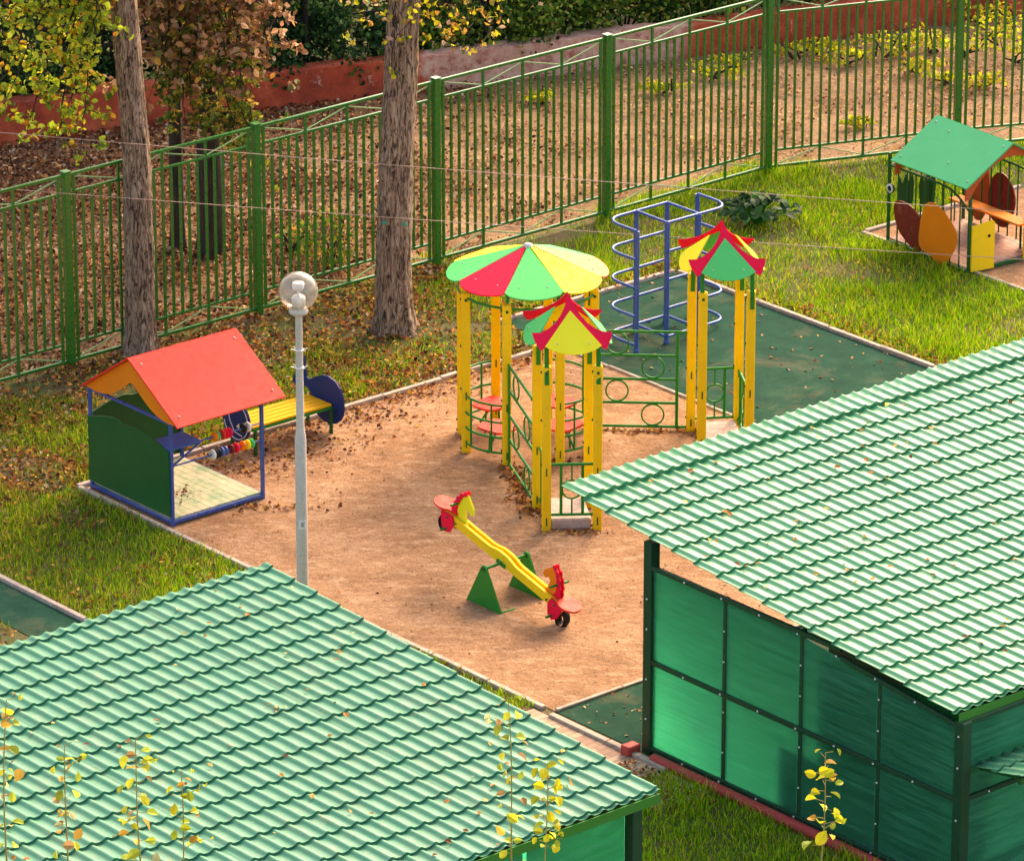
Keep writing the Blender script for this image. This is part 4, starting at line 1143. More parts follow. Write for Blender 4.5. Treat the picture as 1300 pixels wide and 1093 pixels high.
    def spoke_rail(p, q, z0, z1):
        d = unit(q - p); L = np.linalg.norm(q - p); mb = MB(); c = (p + q) / 2 + Z * (z0 + z1) / 2
        for z in (z0, z1): mb.tube([p + Z * z, q + Z * z], .016, 8)
        for t in (.11, L - .11): mb.tube([p + d * t + Z * z0, p + d * t + Z * z1], .016, 8)
        r_ = .10; ring(mb, c, r_, d, rad=.010)
        mb.tube([c + Z * r_, c + Z * (z1 - z0) / 2], .010, 6); mb.tube([c - Z * r_, c - Z * (z1 - z0) / 2], .010, 6)
        mb.tube([c + d * r_, c + d * (L / 2 - .11)], .010, 6); mb.tube([c - d * r_, c - d * (L / 2 - .11)], .010, 6)
        mb.build('railing', M['green'], root)
    spoke_rail(Pf['PFL'] + xyz(.04, 0), Pf['PFR'] - xyz(.04, 0), .17, .72)
    spoke_rail(Qf['QRL'] + xyz(.04, 0), Qf['QRR'] - xyz(.04, 0), .14, .70)
    spoke_rail(Pf['PFL'] + xyz(0.03, .05), Pf['PRL'] + xyz(.03, -.05), .12, .68)
    spoke_rail(Qf['QFR'] + xyz(-.02, .05), Qf['QRR'] + xyz(0, -.05), .12, .68)
    # bowed rails on the octagon
    def bow(k0, k1, zs, bulge):
        p, q = ov(k0), ov(k1); out = unit((p + q) / 2 - C0); mb = MB(); arc = []
        for t in np.linspace(0, 1, 13): arc.append(p * (1 - t) + q * t + out * bulge * math.sin(math.pi * t) ** .6)
        for z in zs: mb.tube([a + Z * z for a in arc], .013, 7)
        for i in (3, 9): mb.tube([arc[i] + Z * zs[0], arc[i] + Z * zs[-1]], .012, 7)
        mb.build('bowed_railing', M['green'], root)
    bow(4, 5, (.13, .30, .47, .66), .10); bow(6, 7, (.13, .30, .47, .66), .10)
    bow(2, 3, (.13, .40, .66), .10); bow(0, 1, (.13, .40, .66, .9, 1.1), .10)
    # seats
    for (k0, k1) in ((4, 5), (6, 7), (2, 3), (0, 1)):
        m_ = (ov(k0) + ov(k1)) / 2; inn = unit(C0 - m_); sd = np.cross(Z, inn); c = m_ + inn * .19
        pts = []
        for a in np.linspace(0, 2 * math.pi, 33)[:-1]:
            x_, y_ = math.cos(a), math.sin(a)
            x_ = math.copysign(abs(x_) ** .55, x_) * .20; y_ = math.copysign(abs(y_) ** .6, y_) * .17
            pts.append(c + sd * x_ + inn * y_ + Z * .30)
        mb = MB(); mb.plate(pts, Z, .024); se = mb.build('seat', M['red'], root)
        mb = MB()
        mb.tube([c + Z * .288, c - inn * .17 + Z * .05], .012, 6); mb.tube([c + sd * .1 + Z * .288, c + sd * .12 + Z * .0], .012, 6); mb.tube([c - sd * .1 + Z * .288, c - sd * .12 + Z * .0], .012, 6)
        mb.build('seat_support', M['green'], se)
    # steps
    for (c, ang) in ((pc, 3), (qc, 3)):
        a = R(ang); ax, ay = xyz(math.cos(a), math.sin(a)), xyz(-math.sin(a + R(4)), math.cos(a + R(4)))
        mb = MB(); mb.box(c + Z * .06, ax, ay, Z, .42, .60, .12, .015); mb.build('step', M['stepmetal'], root)
play_structure()

# ------------------------------------------------------------------ blue climbing frame
def climbing_frame():
    A, B, C, A2, F_, D_ = [uv(*q) for q in ((3.06, 1.45), (3.52, 1.45), (3.98, 1.45), (2.60, .92), (3.05, .92), (3.52, .92))]
    root = tag(empty('climbing_frame', (B + F_) / 2), 'blue tubular climbing frame with stacked curved rungs, on the green rubber pad', 'climbing frame')
    H = 1.43
    for p in (A, B, C, A2, F_, D_):
        mb = MB(); mb.tube([p - Z * .05, p + Z * H], .026, 12); mb.lathe(p, [(.03, 0.0), (.034, .05), (.026, .06)], 12); mb.build('upright', M['blue'], root)
    lv = [.09, .425, .76, 1.095, 1.43]
    for z in lv:
        # left S: B -> A -> turn -> A2 ; right: F -> D -> turn -> C
        def turn(p, q, dirv, e):
            # leave p along dirv, corner at meeting with q, rounded
            mid = p + dirv * .40; k2 = q + unit(p - q) * 0
            c1 = p + dirv * e; pts = [p]
            corner = c1; last = q
            # rounded: p -> near c -> q using quadratic curve round a wide bend
            a0 = p + dirv * (e - .22)
            c2 = uv(0, 0)
            pts.append(a0)
            end = q + (c1 - q) * .45
            for t in np.linspace(0, 1, 9)[1:]:
                pts.append(a0 * (1 - t) ** 2 + 2 * c1 * t * (1 - t) + end * t * t)
            pts.append(q); return pts
        mb = MB(); mb.tube([B + Z * z] + [p + Z * z for p in turn(A, A2, -U, .47)], .0165, 10); mb.build('curved_rung', M['blue'], root)
        mb = MB(); mb.tube([F_ + Z * z] + [p + Z * z for p in turn(D_, C, U, .47)], .0165, 10); mb.build('curved_rung', M['blue'], root)
    for z in (lv[0], lv[-1]):
        for (p, q) in ((A, F_), (B, D_)):
            mb = MB(); mb.tube([p + Z * z, q + Z * z], .0165, 10); mb.build('cross_rail', M['blue'], root)
climbing_frame()

# ------------------------------------------------------------------ seesaw
def seesaw():
    u0, u1, vc, za = -3.365, -2.815, -3.52, .41
    um = (u0 + u1) / 2
    root = tag(empty('seesaw', uv(um, vc), TH), 'yellow seesaw with red horse shaped ends and green triangular stands, alone on the sand', 'seesaw')
    for uc in (u0, u1):
        mb = MB(); mb.plate([uv(uc, vc + .27, -.01), uv(uc, vc - .27, -.01), uv(uc, vc - .035, za + .015), uv(uc, vc - .015, za + .035), uv(uc, vc + .015, za + .035), uv(uc, vc + .035, za + .015)], U, .022)
        o = mb.build('stand', M['green'], root)
        mb = MB(); mb.tube([uv(uc - .025, vc, za), uv(uc + .025, vc, za)], .022, 10); mb.build('axle_cap', M['dkgreen'], o)
    mb = MB(); mb.tube([uv(u0, vc, za), uv(u1, vc, za)], .016, 10); mb.tube([uv(u0 + .012, vc - .24, .010), uv(u0 + .20, vc - .24, .004)], .012, 6); mb.build('axle', M['green'], root)
    # beam leans down towards -v
    d = unit(V * .88 + Z * .235); n = unit(np.cross(U, d)); n = n if n[2] > 0 else -n
    c = uv(um, vc, za + .02)
    for sgn in (-1, 1):
        pts = []; N = 30; L = .93
        for i in range(N + 1):
            t = -1 + 2 * i / N; pts.append((t * L, .050 + .035 * math.exp(-(t / .16) ** 4)))
        poly = [c + d * a + n * h + U * sgn * .036 for a, h in pts] + [c + d * a - n * (.045) + U * sgn * .036 for a, h in reversed(pts)]
        mb = MB(); mb.plate(poly, U, .030); mb.build('beam', M['yellow_wood'], root)
    mb = MB(); mb.box(c - n * .03, U, d, n, .13, .14, .05, .008); mb.build('pivot_clamp', M['green'], root)
    for s_ in (-1, 1):
        e = c + d * s_ * .90
        inw = -d * s_
        # seat
        pts = []
        sc = e + d * s_ * .075 + n * .075
        for a in np.linspace(0, 2 * math.pi, 25)[:-1]:
            pts.append(sc + d * math.cos(a) * .125 + U * math.sin(a) * .115)
        mb = MB(); mb.plate(pts, n, .022); mb.plate([sc + inw * .06 + U * .06, sc + inw * .22 + U * .035, sc + inw * .22 - U * .035, sc + inw * .06 - U * .06], n, .020); mb.build('seat', M['red'], root)
        # head board between the planks, horse head with red mane
        hb = e + inw * .10
        def q(a, h): return hb + inw * a + n * h
        head = [(.10, .02), (-.02, .05), (-.015, .16), (.02, .27), (.08, .335), (.13, .35), (.17, .31), (.235, .25), (.255, .19), (.215, .165), (.165, .20), (.135, .17), (.16, .08), (.20, .03)]
        mb = MB(); mb.plate([q(a, h) for a, h in head], U, .022); hd = mb.build('horse_head', M['orange'] if s_ < 0 else M['yellow'], root)
        mane = [(-.035, .06), (-.055, .11), (-.035, .14), (-.045, .19), (-.015, .215), (-.015, .265), (.02, .285), (.035, .335), (.075, .345), (.10, .385), (.13, .365), (.115, .335), (.075, .31), (.045, .25), (.02, .17), (.02, .07)]
        for g_ in (-1, 1):
            mb = MB(); mb.plate([q(a, h) + U * g_ * .020 for a, h in mane], U, .014); mb.build('mane', M['crimson'], hd)
            mb = MB(); mb.plate([e + inw * a - n * h + U * g_ * .062 for a, h in ((-.05, -.03), (.12, -.06), (.16, .02), (.13, .13), (.06, .165), (.0, .12), (-.03, .05))], U, .016); mb.build('cheek_board', M['crimson'], root)
        mb = MB(); mb.tube([q(.02, .20) - U * .12, q(.02, .20) + U * .12], .013, 8); mb.build('handle', M['green'], root)
        mb = MB(); mb.tube([e + inw * .07 - n * .12 - U * .14, e + inw * .07 - n * .12 + U * .14], .013, 8); mb.build('foot_peg', M['green'], root)
        # rubber tyre buffer
        tc = e - n * .11 - d * s_ * (-.03); tc = e + inw * -.02 - n * .115
        vs2 = []; nn = 28
        prof = [(.075, -.045), (.083, -.045), (.095, -.025), (.095, .025), (.083, .045), (.075, .045), (.080, .02), (.080, -.02), (.075, -.045)]
        mb = MB(); vs_, F = [], []
        for a in np.linspace(0, 2 * math.pi, nn + 1)[:-1]:
            for (r_, w_) in prof[:-1]: vs_.append(tc + r_ * (d * math.cos(a) * .8 + n * math.sin(a)) + U * w_)
        m_ = len(prof) - 1
        for i in range(nn):
            for k in range(m_): F.append((i * m_ + k, i * m_ + (k + 1) % m_, ((i + 1) % nn) * m_ + (k + 1) % m_, ((i + 1) % nn) * m_ + k))
        mb.add(vs_, F, True); mb.build('tyre_buffer', M['black'], root)
        mb = MB()
        for g_ in (-1, 1):
            for (a, h) in ((.06, .01), (.18, .0)): mb.sphere(e + inw * a + n * h + U * g_ * .071, .013, 8, 5)
        mb.build('bolt', M['dkgreen'], root)
seesaw()

# ------------------------------------------------------------------ green roofed playhouse
def playhouse_green():
    a2 = R(37.0); U = xyz(math.cos(a2), math.sin(a2)); V = xyz(-math.sin(a2), math.cos(a2))
    O = uv(7.242, .372); root = tag(empty('playhouse', O, a2), 'playhouse with a mint green roof, barred sides and a yellow half door', 'playhouse')
    P = lambda a, b_, z: O + a * U + b_ * V + z * Z
    LU, LV = 1.17, 1.42
    mb = MB(); mb.box(P(LU / 2, LV / 2, .06), U, V, Z, LU - .03, LV - .03, .03, .004); mb.build('floor', M['floor2'], root)
    mb = MB()
    for (p, q) in (((0, 0), (LU, 0)), ((0, LV), (LU, LV)), ((0, 0), (0, LV)), ((LU, 0), (LU, LV))): mb.bar(P(*p, .04), P(*q, .04), .032, .04)
    mb.build('base_frame', M['dkgreen'], root)
    for (i, j) in ((0, 0), (1, 0), (0, 1), (1, 1)):
        mb = MB(); c_ = P(i * LU, j * LV, 0); mb.bar(c_ - Z * .04, c_ + Z * 1.12, .034, .034, U, .004); mb.build('post', M['dkgreen'], root)
    # barred sides
    for ui in (0, LU):
        mb = MB(); prof = [(LV, .97), (.55, .975), (.35, .96), (.2, .90), (.08, .82), (0, .77)]
        mb.tube([P(ui, b_, z) for b_, z in prof], .014, 8)
        for b_ in np.linspace(.17, LV - .16, 8):
            zt = np.interp(b_, [0, .08, .2, .35, .55, LV], [.77, .82, .90, .96, .975, .97]); mb.tube([P(ui, b_, .06), P(ui, b_, zt)], .010, 6)
        mb.build('side_bars', M['dkgreen'], root)
    mb = MB(); mb.tube([P(0, LV, .97), P(LU, LV, .97)], .014, 8)
    for a in np.linspace(.14, LU - .14, 6): mb.tube([P(a, LV, .06), P(a, LV, .97)], .010, 6)
    mb.build('rear_bars', M['dkgreen'], root)
    def blob(ui, pts, m, th=.016):
        # smooth closed curve through the points
        n = len(pts); out = []
        for i in range(n):
            p0, p1, p2, p3 = [np.array(pts[(i + k) % n]) for k in (-1, 0, 1, 2)]
            for t in np.linspace(0, 1, 6)[:-1]:
                out.append(.5 * (2 * p1 + (p2 - p0) * t + (2 * p0 - 5 * p1 + 4 * p2 - p3) * t * t + (3 * p1 - p0 - 3 * p2 + p3) * t ** 3))
        mb = MB(); mb.plate([P(ui, b_, z) for b_, z in out], U, th); return mb.build('blob_board', M[m], root)
    blob(-.03, [(1.27, .56), (1.10, .60), (.92, .55), (.80, .40), (.80, .08), (.98, .10), (1.18, .22), (1.27, .38)], 'maroon')
    blob(-.05, [(.70, .70), (.55, .735), (.40, .68), (.22, .55), (.155, .42), (.22, .22), (.41, .03), (.62, .10), (.80, .16), (.80, .40), (.77, .55)], 'orange')
    blob(LU + .03, [(.30, .60), (.15, .66), (.02, .58), (.0, .3), (.15, .10), (.35, .3)], 'maroon')
    blob(LU + .03, [(.95, .70), (.80, .80), (.62, .70), (.55, .45), (.70, .15), (.95, .2), (1.02, .45)], 'maroon')
    blob(LU + .05, [(1.32, .9), (1.2, .98), (1.08, .86), (1.02, .45), (1.15, .12), (1.32, .2)], 'rust')
    # animal cut-outs on the rear bars
    for (ac, zc) in ((.28, .62), (.62, .58)):
        pts = [(ac - .11, zc - .22), (ac + .11, zc - .22), (ac + .13, zc + .02), (ac + .10, zc + .16), (ac + .05, zc + .06), (ac, zc + .17), (ac - .05, zc + .06), (ac - .10, zc + .16), (ac - .13, zc + .02)]
        mb = MB(); mb.plate([P(a, LV + .03, z) for a, z in pts], V, .014); mb.build('cutout_board', M['dkgreen'], root)
    mb = MB(); mb.lathe(P(-.02, LV - .05, .70), [(.001, -.01), (.06, -.01), (.06, .01), (.001, .01)], 18, U); mb.build('disc', M['black'], root)
    mb = MB(); mb.lathe(P(-.036, LV - .05, .70), [(.034, -.006), (.055, -.006), (.055, .006), (.034, .006)], 18, U); mb.build('disc_rim', M['white'], root)
    # roof
    zE, zR, uR, uE = 1.085, 1.50, .585, -.12; v0, v1 = -.06, 1.25 + .12
    v1 = 1.27
    def slope(a0, z0, a1, z1, m):
        n = unit(np.cross(V, (a1 - a0) * U + (z1 - z0) * Z)); mb = MB()
        mb.plate([P(a0, v0, z0), P(a1, v0, z1), P(a1, v1, z1), P(a0, v1, z0)], n, .018); return mb.build('roof_panel', M[m], root)
    r1 = slope(uE, zE, uR, zR, 'mint'); slope(2 * uR - uE, zE, uR + .008, zR - .004, 'mint')
    for (t, b_) in ((.12, v0 + .08), (.12, v1 - .08), (.88, v0 + .08), (.88, v1 - .08), (.8, .9), (.3, .5)):
        mb = MB(); mb.sphere(P(uE + (uR - uE) * t, b_, zE + (zR - zE) * t + .012), .012, 8, 5); mb.build('bolt', M['steel'], r1)
    for vb in (v0 + .05, v1 - .05):
        mb = MB(); N = 24; aa = np.linspace(uE + .03, 2 * uR - uE - .03, N)
        top = lambda a: zE - .01 + (zR - zE) * (1 - abs(a - uR) / (uR - uE))
        low = lambda a: max(zE - .16, min(top(a) - .02, 1.335 - .55 * (abs(a - uR) / (uR - uE)) ** 2.2))
        for i in range(N - 1):
            a0, a1 = aa[i], aa[i + 1]; mb.plate([P(a0, vb, low(a0)), P(a1, vb, low(a1)), P(a1, vb, top(a1)), P(a0, vb, top(a0))], V, .016)
        mb.build('gable_board', M['rust'], root)
    # seat plank, doors
    mb = MB(); mb.box(P(.90, .66, .43), U, V, Z, .20, 1.24, .025, .005); mb.build('bench_plank', M['orange'], root)
    mb = MB()
    for b_ in (.2, 1.1): mb.bar(P(.98, b_, .06), P(.98, b_, .41), .025, .025)
    mb.build('bench_leg', M['dkgreen'], root)
    def door(a0, a1, m):
        mb = MB(); mb.plate([P(a0, -.03, .05), P(a1, -.03, .03), P(a1, -.03, .585), P(a1 - .03, -.03, .615), P(a0, -.03, .60)], V, .018); return mb.build('half_door', M[m], root)
    d1 = door(.01, .36, 'yellow_wood'); door(LU - .35, LU - .01, 'yellow_wood')
    mb = MB(); mb.lathe(P(.27, -.042, .44), [(.001, -.004), (.02, -.004), (.02, .004), (.001, .004)], 14, V); mb.build('latch_hole', M['black'], d1)
    blob(.50, [(.95, .12), (.75, .10), (.75, .28), (.95, .3)], 'yellow') if False else None
playhouse_green()

# ------------------------------------------------------------------ tiled pavilions
def tile_sheet(T0, e, s0, s1, t0, t1, pitch, step, phase, offs, amp=.0125, name='roof_tiles', m='rooftile', root=None, drop=.019):
    "metal tile sheet: waves across U, steps down e, measured from corner T0"
    nrm = unit(np.cross(U, e)); nrm = nrm if nrm[2] > 0 else -nrm
    ns = int((s1 - s0) / pitch * 14); S_ = np.linspace(s0, s1, ns)
    ts = [(t0, 0.0)]
    k = math.ceil((t0 - offs) / step)
    rows = []; t = t0
    edges = [t0] + [offs + step * i for i in range(k, 400) if t0 + .02 < offs + step * i < t1 - .02] + [t1]
    for i in range(len(edges) - 1):
        a, b_ = edges[i], edges[i + 1]
        fr = lambda x: ((x - offs) / step) % 1.0
        f0 = ((a - offs) / step) % 1.0 if i == 0 else 0.0
        f1 = f0 + (b_ - a) / step
        for q in (0, .5, .9, 1.0):
            tt = a + (b_ - a) * q; f_ = f0 + (f1 - f0) * q
            rows.append((tt, f_ * drop * .9 + (.004 if q == 1.0 else 0)))
        # lip
    rows2 = []
    for j, (tt, h) in enumerate(rows):
        rows2.append((tt - (.009 if (j % 4 == 0 and j) else 0), h - (.004 if (j % 4 == 0 and j) else 0)))
    x = (S_ - phase) / pitch * 2 * math.pi
    prof = amp * (np.cos(x) + .24 * np.cos(2 * x))
    n = len(rows2); G_ = np.zeros((n, ns, 3))
    for i, (tt, h) in enumerate(rows2):
        G_[i] = T0 + np.outer(S_, U) + e * tt + np.outer(prof + h, nrm)
    wob = vnoise(np.column_stack([np.tile(S_, n), np.repeat([r_[0] for r_ in rows2], ns)]), 1.1, 55).reshape(n, ns) * .008
    lap = (np.floor((S_ + .4) / (pitch * 7)) % 2) * .004
    G_ += wob[:, :, None] * nrm + lap[None, :, None] * nrm
    idx = np.arange(n * ns).reshape(n, ns)
    F = np.stack([idx[:-1, :-1], idx[1:, :-1], idx[1:, 1:], idx[:-1, 1:]], -1).reshape(-1, 4)
    o = np_mesh(name, G_.reshape(-1, 3), F, M[m], root, smooth=False)
    # smooth across waves, sharp at the lips
    sm = np.ones(len(F), bool).reshape(n - 1, ns - 1); 
    for j in range(n - 1):
        if j % 4 == 3: sm[j] = False
    o.data.polygons.foreach_set("use_smooth", sm.ravel())
    ed = o.data
    so_ = o.modifiers.new("thickness", 'SOLIDIFY'); so_.thickness = .004; so_.offset = -1
    # mark sharp edges on rows at the lips
    try:
        ev = np.zeros(len(ed.edges) * 2, np.int32); ed.edges.foreach_get("vertices", ev); ev = ev.reshape(-1, 2)
        r0, r1 = ev[:, 0] // ns, ev[:, 1] // ns
        sharp = (r0 == r1) & ((r0 % 4 == 3) | (r0 % 4 == 0)) & (r0 > 0)
        at_ = ed.attributes.new("sharp_edge", 'BOOLEAN', 'EDGE'); at_.data.foreach_set("value", sharp)
    except Exception as ex: print("sharp", ex)
    return o, nrm

def roof_leaves(T0, e, nrm, n, s0, s1, t0, t1, root):
    a = rng.uniform(s0, s1, n); b_ = rng.uniform(t0, t1, n)
    C = T0 + np.outer(a, U) + np.outer(b_, e) + nrm * .032
    return C, np.tile(nrm, (n, 1)) + rng.normal(size=(n, 3)) * .25
RC, RN = [], []

# right pavilion
p0 = uv(-4.459, -7.159)
def pavilion_right():
    root = tag(empty('pavilion', p0, TH), 'pavilion at the right with glossy green tile roof and green translucent wall sheets', 'pavilion')
    T0 = p0 - .08 * U + 1.146 * V + 2.327 * Z; B0 = p0 - .08 * U - 4.028 * V + 1.782 * Z
    L = np.linalg.norm(B0 - T0); e = (B0 - T0) / L
    o, nrm = tile_sheet(T0, e, 0.0, 8.2, 0.0, L + .02, .1467, .3045, .075, .0185, name='roof', m='rooftile', root=root)
    C, N_ = roof_leaves(T0, e, nrm, 150, .1, 6.5, .1, L, root); RC.append(C); RN.append(N_)
    # roof timbers: fascias, purlins
    zr = lambda v_: T0[2] + (1.146 - v_) / (1.146 + 4.028) * (B0[2] - T0[2]) - .045
    mb = MB()
    for v_ in (1.02, -.05, -1.3, -2.6, -3.95):
        q = p0 + v_ * V; mb.bar(q + U * .1 + Z * (zr(v_) - .03), q + U * 8.0 + Z * (zr(v_) - .03), .05, .06)
    for u_ in (.22, 2.4, 4.8, 7.2):
        mb.bar(p0 + u_ * U + 1.1 * V + Z * (zr(1.1) - .10), p0 + u_ * U - 3.98 * V + Z * (zr(-3.98) - .10), .05, .07)
    mb.build('roof_frame', M['postgreen'], root)
    mb = MB(); mb.bar(B0 - .012 * V - Z * .06 + U * .06, B0 - .012 * V + 8.1 * U - Z * .06, .014, .085, bev=.003); mb.build('eave_board', M['gutter'], root)
    # posts
    NV = [0, -1.02, -2.03, -3.03, -4.05]
    for i, v_ in enumerate(NV):
        big = i in (0, 4); top = zr(v_) - .05
        w_ = .11 if big else .05
        hh = top if i in (0, 2, 4) else (1.88 if i == 1 else zr(v_) - .09)
        mb = MB(); mb.bar(p0 + v_ * V + U * .03 - Z * .02, p0 + v_ * V + U * .03 + Z * hh, w_, w_, U, .006); mb.build('post', M['postgreen'], root)
    for u_ in (2.4, 4.8, 7.2):
        for v_ in (0, -4.05):
            mb = MB(); mb.bar(p0 + v_ * V + u_ * U, p0 + v_ * V + u_ * U + Z * (zr(v_) - .1), .10, .10, U, .006); mb.build('post', M['postgreen'], root)
    # side wall: frames and sheets
    ztop = lambda v_: 1.90 if False else 1.83
    zt, zm, zb = 1.87, .93, .06
    mb = MB()
    ZT = lambda v_: min(zt, zr(v_) - .10)
    for z in (zb, zm): mb.bar(p0 + Z * z, p0 - 4.05 * V + Z * z, .04, .045, bev=.004)
    vk = -2.55
    mb.bar(p0 + Z * zt, p0 + vk * V + Z * zt, .04, .045, bev=.004); mb.bar(p0 + vk * V + Z * ZT(vk), p0 - 4.05 * V + Z * ZT(-4.05), .04, .045, bev=.004)
    mb.build('wall_rail', M['postgreen'], root)
    for i in range(4):
        v0, v1 = NV[i] - .03, NV[i + 1] + .03
        for (z0, z1) in ((zb, zm), (zm, zt)):
            t0, t1 = (ZT(v0), ZT(v1)) if z1 == zt else (z1, z1)
            q = p0 + U * .012
            mb = MB(); mb.plate([q + v0 * V + Z * (z0 + .022), q + v1 * V + Z * (z0 + .022), q + v1 * V + Z * (t1 - .022), q + v0 * V + Z * (t0 - .022)], U, .008); mb.build('wall_sheet', M['poly'], root)
    # near wall (faces the camera), u direction
    pn = p0 - 4.05 * V
    mb = MB()
    for z in (zb, zm, 1.66): mb.bar(pn + .05 * U + Z * z, pn + 8.0 * U + Z * z, .04, .045, bev=.004)
    mb.build('wall_rail', M['postgreen'], root)
    ul = [.09, 1.2, 2.35, 3.6, 4.75, 6.0, 7.15]
    for i in range(6):
        for (z0, z1) in ((zb, zm), (zm, 1.66)):
            c = pn + (ul[i] + ul[i + 1]) / 2 * U + Z * (z0 + z1) / 2 + V * .012
            mb = MB(); mb.box(c, U, Z, V, ul[i + 1] - ul[i] - .03, z1 - z0 - .046, .008); mb.build('wall_sheet', M['poly'], root)
    # screws
    class SB:
        def sphere(s_, c, r_, a_, b_):
            mb_ = MB(); mb_.sphere(c, r_, a_, b_); mb_.build('screw', M['white'], root)
    mb = SB()
    for v_ in np.arange(-.5, -4, -.5):
        for z in (zm, ZT(v_), zb): mb.sphere(p0 + v_ * V + Z * z - U * .022, .011, 8, 4)
    for v_ in (0,) + tuple(NV[1:]):
        for z in (.35, .75, 1.25, 1.55): mb.sphere(p0 + v_ * V + Z * z - U * (.028 if v_ in (0, -4.05) else .0), .010, 8, 4)
    for u_ in np.arange(.35, 7, .6):
        for z in (zm, zb): mb.sphere(pn + u_ * U + Z * z - V * .022, .011, 8, 4)
    for z in (.5, 1.2): mb.sphere(pn - V * .028 + U * .03 + Z * z, .011, 8, 4)
    # floor slab and back wall boards
    mb = MB(); mb.box(p0 + 4.1 * U - 2.0 * V + Z * .02, U, V, Z, 8.0, 3.9, .06); mb.build('floor', M['plinth'], root)
    mb = MB(); mb.box(p0 + 8.0 * U - 2.0 * V + Z * .9, V, Z, U, 3.9, 1.7, .03); mb.build('end_wall', M['dkgreen'], root)
    mb = MB(); mb.box(p0 + 3.2 * U - 3.7 * V + Z * .28, U, V, Z, 5.5, .35, .04, .006)
    for u_ in (.9, 2.5, 4, 5.6): mb.box(p0 + u_ * U - 3.7 * V + Z * .15, U, V, Z, .06, .3, .24)
    mb.build('inner_bench', M['dkgreen'], root)
    mb = MB(); mb.box(p0 + .30 * U - 3.05 * V + Z * .88, U, V, Z, .36, 1.72, 1.62, .01); mb.build('shade_box', M['dkgreen'], root)  # box added behind the sheets to cut the light coming through them
    mb = MB(); mb.box(p0 + .26 * U - 1.93 * V + Z * .38, U, V, Z, .30, .46, .62, .01); mb.build('low_locker', M['dkgreen'], root)
    # small porch roof on the near wall
    q0 = pn + .10 * U + Z * 1.20
    e2 = unit(-V + Z * .16)
    tile_sheet(q0 - U * .0 + Z * .02, e2, .0, 2.6, 0, .62, .1467, .3045, .0, .3, name='porch_roof', m='rooftile2', root=root)
    mb = MB(); mb.bar(q0 + e2 * .58 + U * .05 - Z * .02, q0 + e2 * .58 + U * 2.5 - Z * .02, .04, .05)
    for u_ in (.15, 1.2, 2.3): mb.bar(q0 + U * u_ - Z * .02, q0 + U * u_ + e2 * .58 - Z * .02, .03, .04)
    mb.build('porch_frame', M['dkgreen'], root)
pavilion_right()
# red painted kerb at the wall foot
mb = MB()
mb.tube([uv(-4.56, -7.35, .03), uv(-4.56, -12.3, .03)], .055, 12)
tag(mb.build('red_edging', M['redkerb']), 'red painted concrete edging along the foot of the green wall', 'edging')
mb = MB(); mb.box(uv(-4.60, -7.08, .05), U, V, Z, .16, .12, .10, .012)
tag(mb.build('red_block', M['redkerb']), 'small red painted block beside the pavilion corner post', 'block')

# left pavilion
def pavilion_left():
    T1 = xyz(-2.2007, -9.4178, 2.327); q0 = T1 - 1.146 * V; q0[2] = 0; q0 = q0 - .10 * U
    root = tag(empty('pavilion', q0, TH), 'pavilion at the lower left, seen almost only as a shade-toned green tile roof', 'pavilion')
    e = unit(-5.212 * V - .369 * Z); L = 5.30
    o, nrm = tile_sheet(T1, e, -7.0, .0, 0.0, L, .151, .3226, -.02, .10, name='roof', m='rooftile2', root=root)
    C, N_ = roof_leaves(T1, e, nrm, 130, -6, -.1, .1, L, root); RC.append(C); RN.append(N_)
    zr = lambda t: T1[2] + e[2] * t - .05
    mb = MB()
    for t in (.1, 1.2, 2.5, 3.8, 5.15):
        c = T1 + e * t - Z * .07; mb.bar(c - U * .06, c - U * 6.9, .05, .06)
    for s_ in (.12, 2.4, 4.8, 6.8):
        mb.bar(T1 - U * s_ + e * .05 - Z * .13, T1 - U * s_ + e * 5.2 - Z * .13, .05, .06)
    mb.build('roof_frame', M['postgreen'], root)
    mb = MB(); c = T1 + e * (L + .01) - Z * .05; mb.bar(c - U * .02, c - U * 6.95, .014, .085); mb.build('eave_board', M['gutter'], root)
    for s_ in (.12, 2.4, 4.8, 6.8):
        for t in (1.15, 5.1):
            c = T1 - U * s_ + e * t; c2 = c.copy(); c2[2] = -.02
            mb = MB(); mb.bar(c2, c - Z * .17, .11, .11, U, .006); mb.build('post', M['postgreen'], root)
    a = T1 + e * 1.15 - U * .10; b_ = T1 + e * 5.1 - U * .10; a[2] = b_[2] = 0
    c3 = T1 + e * 5.1 - U * 6.8; c3[2] = 0
    mb = MB()
    for z in (.06, .93, 1.78):
        mb.bar(a + Z * z, b_ + Z * z, .04, .045); mb.bar(b_ + Z * z - U * .08, c3 + Z * z, .04, .045)
    mb.build('wall_rail', M['postgreen'], root)
    d = unit(b_ - a); Lw = np.linalg.norm(b_ - a)
    for i in range(4):
        for (z0, z1) in ((.06, .93), (.93, 1.78)):
            c = a + d * Lw * (i + .5) / 4 + Z * (z0 + z1) / 2; mb = MB(); mb.box(c, d, Z, U, Lw / 4 - .05, z1 - z0 - .046, .008); mb.build('wall_sheet', M['poly'], root)
    for i in range(6):
        for (z0, z1) in ((.06, .93), (.93, 1.78)):
            c = b_ - U * (.1 + 6.7 * (i + .5) / 6) + Z * (z0 + z1) / 2; mb = MB(); mb.box(c, U, Z, V, 6.7 / 6 - .05, z1 - z0 - .046, .008); mb.build('wall_sheet', M['poly'], root)
pavilion_left()
C = np.concatenate(RC); N_ = np.concatenate(RN); N_ /= np.linalg.norm(N_, axis=1, keepdims=True); n = len(C)
